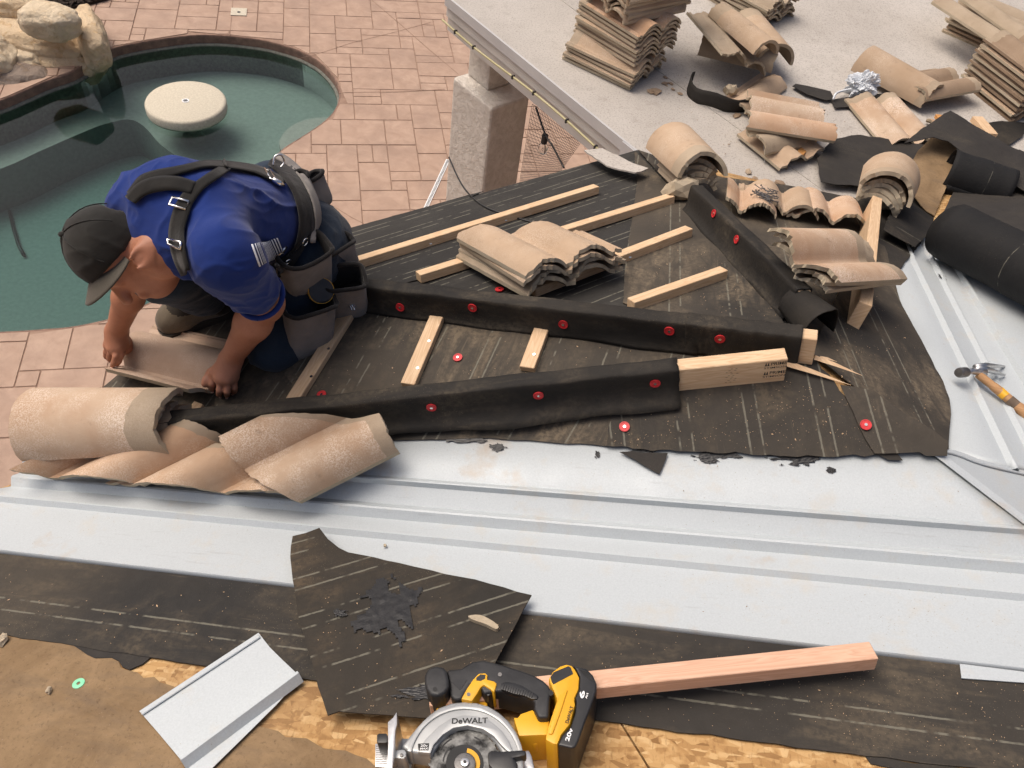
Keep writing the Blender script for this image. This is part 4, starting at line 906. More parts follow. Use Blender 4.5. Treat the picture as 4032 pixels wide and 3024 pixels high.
# pile of caps left of the middle
place('roof_tile', cap_mesh('pile_a', seed=51, ln=.40, topmat='tile_grey'), at((1588, 125), .05), pdir(FLAT, (1500, 120), (1675, 165)), UPZ, 'tan cap tile at the bottom of the loose pile left of the plastic bag', 'cap tile')
place('roof_tile', cap_mesh('pile_b', seed=52, ln=.42, topmat='tile'), at((1640, 95), .09), pdir(FLAT, (1665, 140), (1600, 50)), unit(UPZ + RT * .2), 'rounded tan cap tile at the back of the loose pile', 'cap tile')
place('roof_tile', tile_mesh('pile_c', seed=53, topmat='tile_grey', rag=(.006, .006)), at((1568, 92), .15), pdir(FLAT, (1600, 150), (1505, 40)), unit(UPZ + RT * .25), 'broken grey-tan tile lying over the cap in the loose pile', roll=10)
place('roof_tile', cap_mesh('pile_d', seed=54, ln=.42, r0=.085, r1=.078, topmat='tile'), at((1600, 78), .20), pdir(FLAT, (1655, 130), (1525, 20)), unit(UPZ + RT * .1), 'long smooth tan cap tile on top of the loose pile', 'cap tile')
place('roof_tile', tile_mesh('pile_e', seed=55, topmat='tile', rag=(.004, .004), u0=.5, u1=1, nx=14, collar=False), at((1602, 190), .02), pdir(FLAT, (1570, 215), (1650, 160)), UPZ, 'narrow broken tan tile in front of the loose pile')
# rubble pile in the middle
rub = [((1690, 310), ((1640, 330), (1740, 300)), 'tile', (.0, 1.0), .30, .03, 0, 'broken two-roll tile at the bottom of the rubble heap'), ((1665, 275), ((1620, 285), (1740, 262)), 'tile_grey', (.5, 1), .30, .07, 5, 'grey-tan broken tile in the middle of the rubble heap'), ((1700, 250), ((1612, 232), (1800, 262)), 'tile_orange', (.55, 1), .42, .12, 0, 'long orange-tan tile strip on top of the rubble heap'), ((1690, 222), ((1612, 205), (1770, 235)), 'tile_white', (.45, 1), .36, .11, -6, 'speckled broken tile strip at the back of the rubble heap')]
for k, (q, dr, tm, (u0, u1), ln, z, rl, lab) in enumerate(rub):
    yd = pdir(FLAT, *dr); yd = yd if k else np.cross(UPZ, unit(yd))
    place('roof_tile', tile_mesh('rubble%d' % k, seed=60 + k, topmat=tm, u0=u0, u1=u1, ln=ln, nx=14, rag=(.005, .006), collar=False), at(q, z), yd, UPZ, lab, roll=rl)
# cap and tiles right of the bag
place('hip_cap_tile', cap_mesh('cap_right', seed=71, ln=.44, r0=.125, r1=.115, topmat='tile', collar=1), at((1932, 185), .02), pdir(FLAT, (1855, 140), (2010, 225)), UPZ, 'big smooth tan cap tile lying behind the plastic bag', 'cap tile')
place('roof_tile', tile_mesh('wave_right', seed=72, topmat='tile_brown', rag=(.005, .005), botmat='tile_brown'), at((2010, 180), .06), pdir(FLAT, (1960, 165), (2050, 150)), unit(UPZ + RT * .5 + UP * .2), 'brown wavy tile tipped up behind the big cap tile', roll=-12)
place('roof_tile', tile_mesh('tile_right', seed=73, topmat='tile_white', rag=(.003, .003), y1=lambda u: .42), at((1925, 262), .03), pdir(FLAT, (1960, 318), (1880, 225)), UPZ, 'two-roll tan tile with grooved lip lying in front of the big cap')
place('roof_tile', tile_mesh('orange_bit', seed=74, topmat='tile_orange', u0=.6, u1=1, nx=10, ln=.2, rag=(.006, .006), collar=False), at((2040, 265), .015), pdir(FLAT, (2000, 255), (2080, 275)), UPZ, 'small orange tile piece between the cap tile and the felt')
# fragments: small lumps of mortar and tile
def lump(name, p, sz, seed, mat, label, cat='fragment', group=None):
    rg = random.Random(seed); bm = bmesh.new(); bmesh.ops.create_icosphere(bm, subdivisions=2, radius=1)
    R_ = Matrix.Rotation(rg.uniform(0, 6.3), 3, 'Z'); 
    for v in bm.verts:
        d = v.co.copy(); f = .72 + .38 * noise.noise(d * 1.3 + Vector((seed, 0, 0))) + .22 * noise.noise(d * 3 + Vector((0, seed, 0))); v.co = R_ @ Vector((d.x * sz[0] * f, d.y * sz[1] * f, d.z * sz[2] * f))
    V = np.array([v.co for v in bm.verts]); F = [[v.index for v in f.verts] for f in bm.faces]; bm.free(); V[:, 2] -= V[:, 2].min()
    o = mesh_obj(name, V + np.array(p), F, mat, None); return tag(o, label, cat, group)
rg = random.Random(5)
for k in range(18):
    q = (rg.gauss(1650, 50), rg.gauss(300, 42)); s = rg.uniform(.012, .032); lump('mortar_lump', at(q), (s * 1.4, s * .9, s * .3), 100 + k, 'tile_grey' if k % 3 else 'tile_brown', 'small crumb of broken mortar around the rubble heap', group='mortar crumbs round the rubble heap')
for k in range(11):
    q = (rg.gauss(1430, 30), rg.gauss(185, 18)); s = rg.uniform(.008, .02); lump('mortar_lump', at(q), (s * 1.3, s * .8, s * .3), 140 + k, 'tile_brown', 'small dark crumb on the white roofing by the tall stack', group='crumbs by the tall stack')
lump('mortar_lump', at((1412, 200)), (.05, .032, .010), 161, 'tile_brown', 'flat dark grey chip lying right of the tall stack')
lump('mortar_lump', at((1575, 205), .02), (.05, .04, .04), 162, 'tile_edge', 'chunk of mortar stuck on the curled felt strip'); lump('mortar_lump', at((1735, 328)), (.07, .05, .03), 163, 'tile_edge', 'rough mortar chunk at the front of the rubble heap'); lump('mortar_lump', at((1690, 345)), (.09, .04, .022), 164, 'tile_grey', 'flat mortar slab at the front of the rubble heap'); lump('mortar_lump', at((1960, 330)), (.10, .07, .02), 165, 'soil', 'crumbly brown mortar patch under the torn felt')
for k, (q, pl, lf) in enumerate((((8, 1385), MAIN, .005), ((108, 1493), MAIN, .004), ((832, 1180), MAIN, .014), ((400, 1110), MAIN, .0))):
    if k == 3: continue
    lump('mortar_lump', hit(pl, q, lf), ((.02, .014, .01), (.010, .008, .008), (.006, .006, .005))[k], 170 + k, 'tile_edge', ('pale chip at the left edge on the brown felt', 'rounded brown pebble beside the green washer', 'tiny tan pebble on the front valley pan')[k], 'pebble')
# mortar bedding under the hip caps
lump('mortar_lump', hit(F3, (1462, 432), .0), (.09, .07, .06), 181, 'tile_edge', 'rough grey mortar bed crumbling under the back corner caps', 'mortar'); lump('mortar_lump', hit(F5, (1905, 455), .0), (.06, .06, .05), 182, 'tile_edge', 'rough mortar bed under the cracked right-hand cap', 'mortar')

# ---- loose felt, rolls, bag, boards
def loose(name, px, pl, mat, label, cat='felt', **k):
    o = sheet(name, px, pl, mat, None, **k); return tag(o, label, cat)
loose('felt_scrap', [(640, 1184), (668, 1177), (697, 1166), (715, 1190), (739, 1209), (758, 1218), (841, 1236), (866, 1241), (935, 1257), (1060, 1288), (1150, 1312), (1118, 1372), (1084, 1434), (1040, 1510), (985, 1582), (883, 1574), (758, 1564), (741, 1562), (716, 1571), (680, 1448), (656, 1371), (640, 1277), (635, 1229)], MAIN, 'felt_scrap', 'brown-black felt offcut smeared with tar lying across the front valley pan', lift=.036, line=((650, 1410), (1000, 1300)), wave=.004, seed=21, thick=.003, uvoff=(0, .02), edge=(.03, .0015))
# tar smear: clotted ridges pressed into the felt
def tar(name, q, pl, lift, sx, sy, seed, label, rot=0, parent=None, n=46):
    rg = random.Random(seed); c = hit(pl, q, lift); e1 = unit(np.cross(pl[0], [0, 1, 0])); e2 = np.cross(pl[0], e1); parts = []
    G = 34; V = []; idx = {}
    for i in range(G + 1):
        for j in range(G + 1):
            x, y = (i / G - .5) * 2, (j / G - .5) * 2; f = 1 - (x * x + y * y) ** .5 * 1.0 + .5 * noise.noise(Vector((x * 2.2 + seed, y * 2.2, 0))) + .35 * noise.noise(Vector((x * 6 + y * 3, y * 2 + seed, 3)))
            if f > .25:
                idx[(i, j)] = len(V); h = .0012 + .003 * max(0, noise.noise(Vector((x * 5 + y * 9, y * 5 - x * 6, seed)))) * min(1, (f - .25) * 4); V.append(c + e1 * (x * sx * math.cos(rot) - y * sy * math.sin(rot)) + e2 * (x * sx * math.sin(rot) + y * sy * math.cos(rot)) + pl[0] * h)
    F = [(idx[(i, j)], idx[(i + 1, j)], idx[(i + 1, j + 1)], idx[(i, j + 1)]) for i in range(G) for j in range(G) if all(k in idx for k in ((i, j), (i + 1, j), (i + 1, j + 1), (i, j + 1)))]
    if not F: return
    o = mesh_obj(name, V, F, 'tar', parent, smooth=True)
    if parent is None: tag(o, label, 'tar')
    return o
tar('tar_smear', (835, 1315), MAIN, .043, .085, .11, 5, 'glossy black roofing tar smeared on the felt offcut', .4); tar('tar_smear', (735, 1325), MAIN, .043, .02, .016, 7, 'small blob of black tar on the left of the felt offcut'); tar('tar_smear', (905, 1495), MAIN, .043, .06, .022, 9, 'streaky black tar mark behind the saw on the felt offcut', .2)
for k, (q, sx, sy) in enumerate((((1010, 958), .07, .012), ((1075, 975), .03, .012), ((1290, 990), .010, .010), ((1390, 984), .04, .008), ((1530, 996), .045, .016), ((1570, 990), .05, .012), ((1730, 1000), .06, .016), ((1795, 1025), .018, .008), ((1690, 992), .05, .012))):
    tar('tar_mark', (q[0], q[1] - 9), F1, .0075, sx, sy * 1.3, 20 + k, '', .1, roof)
o = tar('tar_mark', (2035, 600), F5, .02, .02, .03, 40, '', .1, roof); tar('tar_mark', (1995, 560), F5, .0, .01, .01, 41, '', .1, roof); tar('tar_mark', (2032, 598), MAIN, .0105, .025, .02, 43, '', .1, roof)
loose('felt_scrap', [(1338, 980), (1442, 982), (1436, 1000), (1424, 1028), (1395, 1012), (1370, 996)], F1, 'felt_worn', 'small triangular felt tail hanging onto the front pan', lift=.0125, wave=.002, seed=23, res=.02)
loose('felt_scrap', [(1890, 984), (1935, 984), (1946, 998), (1915, 997)], F1, 'felt_worn', 'tiny felt flap beside the right-hand nail cap edge', lift=.0125, wave=.001, seed=24, res=.02)
# felt draped on the patio roof and beside the right valley
loose('felt_sheet', [(1757, 360), (1790, 318), (1850, 308), (1935, 318), (2010, 335), (2060, 400), (2050, 470), (1990, 470), (1900, 430), (1830, 415), (1765, 410)], FLAT, 'felt_worn', 'dark worn felt sheet lying behind the cracked cap tile', lift=.03, wave=.02, seed=25, res=.05, edge=(.05, .002))
loose('felt_sheet', [(1890, 520), (1960, 555), (1990, 525), (2020, 440), (2060, 420), (1985, 410), (1930, 430)], F5, 'felt_new', 'folded new felt strip under the cracked cap at the valley', lift=.035, wave=.012, seed=26, res=.04)
loose('felt_sheet', [(2035, 470), (2120, 560), (2230, 640), (2420, 720), (2420, 420), (2200, 330), (2090, 350)], MAIN, 'felt_worn', 'dark felt under the two rolls at the right edge', lift=.014, wave=.004, seed=27, res=.06)
loose('felt_scrap', [(1708, 194), (1716, 188), (1790, 205), (1800, 222), (1780, 225), (1738, 212)], FLAT, 'felt_worn', 'narrow curled felt strip left of the plastic bag', lift=.012, wave=.01, seed=28, res=.03)
loose('felt_scrap', [(1792, 222), (1870, 212), (1950, 210), (1950, 226), (1880, 236), (1800, 240)], FLAT, 'felt_worn', 'dark felt strip under the plastic bag', lift=.016, wave=.006, seed=29, res=.03)
loose('felt_scrap', [(2110, 275), (2160, 268), (2212, 272), (2205, 300), (2175, 320), (2120, 300)], FLAT, 'felt_new', 'black felt scrap at the foot of the right-hand stack', lift=.012, wave=.008, seed=30, res=.03)
# standing curl of felt left of the rubble
cc = at((1556, 225)); V = []; F = []; m = 14
for i in range(m):
    a = rad(150 + 170 * i / (m - 1)); r_ = .17
    for j in range(4): V.append(cc + np.array([r_ * math.cos(a) * 1.05, r_ * .8 * math.sin(a) + .06, .004 + j * .026 + .01 * math.sin(i)]) + np.array([0, 0, 0]) * j)
for i in range(m - 1):
    for j in range(3): F.append((i * 4 + j, (i + 1) * 4 + j, (i + 1) * 4 + j + 1, i * 4 + j + 1))
o = mesh_obj('felt_scrap', V, F, 'felt_worn', None, smooth=True, uv=[(i // 4 * .03, i % 4 * .03) for i in range(len(V))]); o.modifiers.new('t', 'SOLIDIFY').thickness = .003; tag(o, 'upright curl of black felt left of the rubble heap', 'felt')
def roll(name, p0, p1, r_, label, turns=2.3, mat='felt_roll', open_=True, seed=0, extra=0.0):
    a = unit(p1 - p0); s = unit(np.cross(a, UPZ)); n_ = np.cross(s, a); V = []; F = []; K = int(turns * 30); L = np.linalg.norm(p1 - p0); NL = 14
    for k in range(K + 1):
        t = k / K; ang = 2 * math.pi * turns * t + 2.6; rr = r_ * (.90 + .10 * t) if not extra else r_ * (1 - extra + extra * t)
        for j in range(NL + 1): V.append(p0 + a * (L * j / NL + .012 * math.sin(ang * .37 + seed)) + (s * math.cos(ang) + n_ * math.sin(ang)) * (rr + .003 * noise.noise(Vector((t * 6, j * .4, seed)))))
    for k in range(K):
        for j in range(NL): F.append((k * (NL + 1) + j, (k + 1) * (NL + 1) + j, (k + 1) * (NL + 1) + j + 1, k * (NL + 1) + j + 1))
    o = mesh_obj(name, V, F, mat, None, smooth=True, uv=[(i // (NL + 1) * .02, i % (NL + 1) * .06) for i in range(len(V))]); md = o.modifiers.new('t', 'SOLIDIFY'); md.thickness = .0025; return tag(o, label, 'felt roll')
RR = .105
pa = hit(lifted(MAIN, RR + .02), (2052, 500)); pb2 = hit(lifted(MAIN, RR + .02), (2330, 640)); roll('felt_roll', pa, pb2, RR, 'large black felt roll lying beside the right valley pan', 3.2, seed=1)
pa = hit(lifted(FLAT, RR + .05), (2045, 375)); pb2 = hit(lifted(FLAT, RR + .05), (2178, 420)); roll('felt_roll', pa, pb2, RR * 1.05, 'open black felt tube lying behind the large roll', 1.6, seed=2)
# big torn felt bent over the tube
def arch(q0, q1, q2, q3, name, label, mat, rise):
    pass
loose('felt_sheet', [(1950, 314), (1975, 296), (2010, 272), (2047, 249), (2080, 262), (2130, 292), (2212, 342), (2300, 400), (2300, 470), (2212, 424), (2160, 392), (2110, 362), (2075, 340), (2045, 312), (2010, 306)], lifted(FLAT, .21), 'felt_worn', 'torn brown-black felt flap with white paint flecks bent over the tube', lift=0, wave=.022, seed=51, res=.035, thick=.003)
for k, (q, l) in enumerate((((2064, 277), .02), ((2184, 330), .012), ((2030, 270), .008))):
    pass
loose('felt_sheet', [(1953, 420), (1958, 375), (1975, 338), (2005, 312), (2045, 303), (2085, 318), (2095, 350), (2060, 380), (2040, 410), (2025, 445), (2010, 480), (1992, 470), (1968, 446)], lifted(FLAT, .13), 'felt_old_brown', 'curled felt with its brown dusty underside showing, left of the tube', lift=0, wave=.04, seed=52, res=.03, thick=.003)
# plastic bag: crumpled sheet
bm = bmesh.new(); bmesh.ops.create_icosphere(bm, subdivisions=5, radius=1); bc = at((1852, 205)); V = []
for v in bm.verts:
    d = v.co; f = .75 + .45 * noise.noise(d * 1.6 + Vector((3, 1, 0))) + .45 * abs(noise.noise(d * 3.1 + Vector((0, 5, 2)))) - .25 * abs(noise.noise(d * 6.5)); V.append(bc + RT * (d.x * .105 * f) + np.array([0, 1, 0]) * (d.y * .065 * f) + UPZ * (.06 + d.z * .075 * f))
F = [[v.index for v in f.verts] for f in bm.faces]; bm.free(); o = mesh_obj('plastic_bag', V, F, 'bag', None); tag(o, 'crumpled translucent white plastic bag on the felt strip', 'plastic bag')
o = mesh_obj('bag_handle', *tube(smooth_poly([at(q, .03 + .02 * (k % 2)) for k, q in enumerate(((1800, 215), (1806, 202), (1822, 196), (1840, 192)))], 4, False), [.006] * 13, 6), 'bag', o, smooth=True)
# boards and sticks
def stick(name, pl, a, b, wd, h, label, mat='wood', lift=.0, cat='lumber', up=None): return tag(lumber(name, hit(pl, a, lift), hit(pl, b, lift), wd, h, pl[0] if up is None else up, mat, None), label, cat)
stick('lumber', MAIN, (932, 1528), (1880, 1428), .040, .036, 'pinkish wooden stick lying under the saw across the felt', 'wood_pink', .040)
stick('lumber', FLAT, (1725, 338), (1768, 292), .035, .018, 'short orange wood splinter in the rubble heap', 'wood_orange', .03); stick('lumber', FLAT, (2105, 262), (2138, 300), .06, .03, 'pale wood block end beyond the torn felt', 'wood', .06); stick('lumber', FLAT, (2020, 258), (2060, 262), .04, .02, 'orange board end beneath the big cap tile', 'wood_orange', .02)
for k, (a, b, wd) in enumerate((((1692, 783), (1838, 832), .016), ((1700, 782), (1812, 827), .012), ((1760, 772), (1862, 811), .013), ((1772, 772), (1808, 781), .008))):
    p, q = hit(F1, a, .03), hit(F1, b, .018); s = unit(np.cross(q - p, F1[0])); m_ = p * .6 + q * .4 + F1[0] * .004
    V = [p + s * wd / 2, p - s * wd / 2, p - F1[0] * .006, m_ + s * wd * .4, m_ - s * wd * .4, m_ - F1[0] * .006, q, q - F1[0] * .001, q - s * .001]; F = [(0, 1, 4, 3), (1, 2, 5, 4), (2, 0, 3, 5), (3, 4, 7, 6), (4, 5, 8, 7), (5, 3, 6, 8), (0, 2, 1), (6, 7, 8)]
    o = mesh_obj('wood_splinter', V, F, 'wood', None, uv=[(i * .02, .01 * i) for i in range(9)]); fix_normals(o); tag(o, ('long pale splinter beside the stamped board end, lowest of the fan', 'short splinter tucked behind the stamped board end', 'long splinter pointing right, uppermost long one of the fan', 'tiny splinter at the end of the middle wrapped board')[k], 'splinter')
# metal offcut
def offcut():
    c = [(305, 1543), (561, 1374), (612, 1425), (653, 1465)]
    t = thing('metal_offcut', hit(MAIN, (470, 1540)), 'short offcut of ribbed galvanised flashing lying on the brown felt', 'metal offcut')
    A_, B2_, C_, D_ = [hit(MAIN, q, .012) for q in ((305, 1543), (561, 1374), (640, 1470), (392, 1645))]
    sheet('pan', [(305, 1543), (561, 1374), (585, 1405), (612, 1432), (648, 1466), (400, 1655), (350, 1595)], MAIN, 'galvanised', t, lift=.010, thick=.0015, res=None, edge=None)
    o = mesh_obj('hem', *bar(hit(MAIN, (306, 1543), .0125), hit(MAIN, (561, 1375), .0125), .010, .004, MAIN[0]), 'galvanised', t); bevel(o, .0015, 1)
    p, q = hit(MAIN, (396, 1652), .012), hit(MAIN, (648, 1464), .012); s = unit(np.cross(q - p, MAIN[0])); n_ = MAIN[0]
    V = [p - s * .014, p - s * .003 + n_ * .02, p + s * .003 + n_ * .02, p + s * .014, q - s * .014, q - s * .003 + n_ * .02, q + s * .003 + n_ * .02, q + s * .014]; o = mesh_obj('rib', V, [(0, 1, 5, 4), (1, 2, 6, 5), (2, 3, 7, 6), (0, 3, 2, 1), (4, 5, 6, 7)], 'galvanised', t); fix_normals(o)
    sheet('flange', [(402, 1650), (640, 1472), (642, 1482), (600, 1530), (540, 1590), (470, 1659), (430, 1700)], MAIN, 'galvanised', t, lift=.011, thick=.0015, res=None, edge=None)
offcut()
o = mesh_obj('washer', *disc(hit(MAIN, (170, 1477), .004), MAIN[0], .0125, .002, 22, .004), 'green_plastic', None); tag(o, 'translucent green plastic washer on the brown felt', 'washer')
o = mesh_obj('felt_chip', *prism(smooth_poly([hit(MAIN, q, .005) for q in ((1010, 1352), (1035, 1350), (1060, 1362), (1074, 1374), (1068, 1380), (1048, 1370), (1020, 1360))], 3), MAIN[0], .012), 'tile_edge', None); fix_normals(o); o.location.z += .035; tag(o, 'curved pale chip of dried mortar on the felt offcut', 'chip')
# nails: heap on tile, loose nails by the valley
def nail(p, d, ln, label, group, mat='steel_dark', r_=.0016):
    d = unit(d); t = mesh_obj('nail', *merge(tube([p, p + d * ln], r_, 6), disc(p + d * ln, d, r_ * 2.4, .001, 8)), mat, None); tag(t, label, 'nail', group)
rg = random.Random(3)
for k in range(40):
    p = hit(F4, (rg.gauss(1655, 9), rg.gauss(422, 6)), .075 + rg.uniform(0, .012)); a = rg.gauss(-.3, .5); nail(p, np.array([math.cos(a), math.sin(a), rg.uniform(-.12, .12)]) * rg.choice((-1, 1)), .032, 'steel roofing nail in the small heap on the back row tile', 'nails heaped on the back row')
for k in range(10):
    p = hit(MAIN, (2185 + rg.uniform(0, 22), 960 + rg.uniform(0, 48)), .016 + .003 * (k % 3)); a = rad(115) + rg.gauss(0, .12); nail(p, np.array([math.cos(a), math.sin(a), -.2]), .045, 'bright steel nail in the bunch at the right edge', 'nails at the right edge', 'steel', .0022)
nail(hit(FLAT, (1652, 352), .005), hit(FLAT, (1650, 310), .05) - hit(FLAT, (1652, 352), .005), .12, 'long thin nail sticking up in front of the rubble heap', None, 'steel', .0016)
# wooden shim of old flashing at the patio roof corner
o = sheet('roof_scrap', [(1262, 338), (1300, 334), (1370, 362), (1400, 372), (1372, 384), (1310, 368)], lifted(F3, .03), 'roll_roofing', None, lift=.01, thick=.006, wave=.012, res=.03, seed=31); tag(o, 'bent scrap of white roll roofing at the corner of the patio roof', 'roofing scrap')
# deck drain, skimmer lid, netting, light string, black wire
o = mesh_obj('deck_drain', *box((at_z(968, 345, .003) + at_z(917, 455, .003)) / 2, (at_z(968, 345, .003) - at_z(917, 455, .003)) / 2, unit(np.cross(at_z(968, 345, .003) - at_z(917, 455, .003), UPZ)) * .02, (0, 0, .003)), 'white_paint', None); tag(o, 'narrow white slotted drain strip set in the patio by the column', 'drain')
p0, p1 = at_z(917, 455, .0075), at_z(968, 345, .0075); sd_ = unit(np.cross(p1 - p0, UPZ)); slots = [box(p0 + (p1 - p0) * (k + .5) / 44, unit(p1 - p0) * .004, sd_ * .012, (0, 0, .0006)) for k in range(44)]
mesh_obj('slots', *merge(*slots), 'black_rubber', o)
o = mesh_obj('skimmer_lid', *box(at_z(516, 26, .006), np.array([pc, ps, 0]) * .09, np.array([-ps, pc, 0]) * .09, (0, 0, .006)), 'table_top', None); tag(o, 'small square pale lid set in the patio near the top edge', 'lid'); mesh_obj('finger_hole', *disc(at_z(516, 26, .0125), (0, 0, 1), .02, .001, 12), 'black_rubber', o)
def wire(name, pts, r_, label, mat='black_plastic', cat='wire'):
    return tag(mesh_obj(name, *tube(smooth_poly(pts, 6, False), r_, 6), mat, None, smooth=True), label, cat)
wr_ = [hit(lifted(F3, .05), (970, 340)), hit(lifted(F3, .03), (990, 385)), hit(F3, (1012, 418), .012), hit(F3, (1050, 448), .012), hit(F3, (1120, 472), .012), hit(F3, (1180, 488), .012), hit(F3, (1215, 505), .012)]
wire('black_wire', wr_, .0035, 'thin black wire lying over the back felt from the column')
zb = ROOFZ - .25; s0, s1, s2, s3 = at_z(1158, 232, zb), at_z(1178, 290, zb - .1), at_z(1195, 318, zb - .12), at_z(1218, 362, zb - .1)
sw = wire('light_string', [s0, s1, s2, s3], .006, 'black festoon light string hanging beneath the flat roof', cat='light string')
def ellip(c, rx, ry, rz, seg=16, rings=10):
    V = []; F = []
    for i in range(rings + 1):
        a = math.pi * i / rings
        for k in range(seg): b = 2 * math.pi * k / seg; V.append((c[0] + rx * math.sin(a) * math.cos(b), c[1] + ry * math.sin(a) * math.sin(b), c[2] + rz * math.cos(a)))
    for i in range(rings):
        for k in range(seg): F.append((i * seg + k, (i + 1) * seg + k, (i + 1) * seg + (k + 1) % seg, i * seg + (k + 1) % seg))
    return V, F
mesh_obj('socket', *disc(s1 - [0, 0, .055], (0, 0, 1), .018, .05, 12), 'black_plastic', sw); mesh_obj('bulb', *ellip(s1 - [0, 0, .09], .03, .03, .038), 'bulb_glass', sw, smooth=True)
# netting behind the column
zn = 1.15; n00, n10, n01, n11 = at_z(1150, 225, 2.1), at_z(1260, 300, 2.0), at_z(1115, 440, .9), at_z(1190, 400, .8); net = []
for k in range(34):
    t = k / 33; net.append(tube([n00 + (n10 - n00) * t, n01 + (n11 - n01) * max(0, min(1, t))], .0013, 4, False)); 
    u = t; net.append(tube([n00 + (n01 - n00) * u, n10 + (n11 - n10) * u], .0013, 4, False))
o = mesh_obj('safety_net', *merge(*net), 'black_rubber', None); tag(o, 'dark mesh net hanging behind the stucco column under the flat roof', 'net')
# boulders by the pool
def boulder(q, z, sz, seed, mat, label, rot=0.0, tilt=0.0):
    bm = bmesh.new(); bmesh.ops.create_icosphere(bm, subdivisions=5, radius=1); c = at_z(q[0], q[1], z); V = []
    R_ = Matrix.Rotation(rot, 3, 'Z') @ Matrix.Rotation(tilt, 3, 'Y')
    for v in bm.verts:
        d = v.co; e = Vector([math.copysign(abs(x) ** .75, x) for x in d]); f = .90 + .16 * noise.noise(d * 1.1 + Vector((seed, 2, 0))) + .07 * noise.noise(d * 2.6 + Vector((seed, 0, 4))) + .03 * noise.noise(d * 8 + Vector((0, 0, seed))); V.append(np.array(R_ @ Vector((e.x * sz[0] * f, e.y * sz[1] * f, e.z * sz[2] * f))) + c)
    F = [[v.index for v in f.verts] for f in bm.faces]; bm.free(); o = mesh_obj('boulder', V, F, mat, None, smooth=True); return tag(o, label, 'boulder')
boulder((110, 46), .46, (.31, .22, .17), 1, 'rock_pale', 'rounded pale boulder sitting on top of the rockwork', -.15); boulder((198, 84), .14, (.17, .50, .26), 2, 'rock', 'upright pointed tan boulder at the pool edge', .62, .1)
boulder((45, 95), .02, (.80, .40, .26), 3, 'rock', 'broad cracked tan slab under the rounded boulder', .22); boulder((140, 138), -.10, (.46, .30, .22), 4, 'rock', 'low orange-tan rock at the water under the pointed boulder', .4); boulder((50, 136), -.02, (.26, .19, .18), 5, 'rock_pale', 'small angular rock wedged in front of the broad slab', .2); boulder((5, 178), -.12, (.52, .30, .22), 6, 'rock_grey', 'brown-grey rock at the waterline on the left edge', .3); boulder((12, 22), .22, (.36, .24, .18), 7, 'rock', 'dark-veined tan rock in the top left corner', .4); boulder((-75, 120), .05, (.6, .4, .3), 8, 'rock_pale', 'pale rock cut by the left edge of the picture', .1)
# ------------------------------------------------------------------ signed-distance modelling for the body and clothes
def rc(a, b, ra, rb, k=.02, m=0): return ('c', np.array(a, float), np.array(b, float), ra, rb, k, m)
def el(c, ax, r_, k=.02, m=0): return ('e', np.array(c, float), [unit(v) for v in ax], np.array(r_, float), k, m)
def bx(c, ax, hf, rd=.01, k=.01, m=0): return ('b', np.array(c, float), [unit(v) for v in ax], np.array(hf, float), rd, k, m)
def cut(p, n): return ('p', np.array(p, float), unit(n), 0)         # removes what lies on the n side
def cutcap(a, b, r_): return ('x', np.array(a, float), np.array(b, float), r_)
def sd_eval(pr, X):
    if pr[0] == 'c':
        _, a, b, ra, rb, k, m = pr; ba = b - a; t = np.clip(((X - a) @ ba) / (ba @ ba), 0, 1).astype(np.float32); d = X - (a + t[..., None] * ba); return np.sqrt((d * d).sum(-1)) - (ra + (rb - ra) * t)
    if pr[0] == 'e':
        _, c, ax, r_, k, m = pr; d = X - c; q = np.stack([(d @ ax[i]) / r_[i] for i in range(3)], -1); l = np.sqrt((q * q).sum(-1)); q2 = np.stack([q[..., i] / r_[i] for i in range(3)], -1); l2 = np.sqrt((q2 * q2).sum(-1)); return l * (l - 1) / np.maximum(l2, 1e-6)
    _, c, ax, hf, rd, k, m = pr; d = X - c; q = np.stack([np.abs(d @ ax[i]) - hf[i] + rd for i in range(3)], -1); return np.sqrt((np.maximum(q, 0) ** 2).sum(-1)) + np.minimum(q.max(-1), 0) - rd
def bounds(pr):
    if pr[0] == 'c': _, a, b, ra, rb, k, m = pr; return np.minimum(a - ra, b - rb), np.maximum(a + ra, b + rb)
    if pr[0] == 'e': r_ = max(pr[3]); return pr[1] - r_, pr[1] + r_
    r_ = np.linalg.norm(pr[3]); return pr[1] - r_, pr[1] + r_
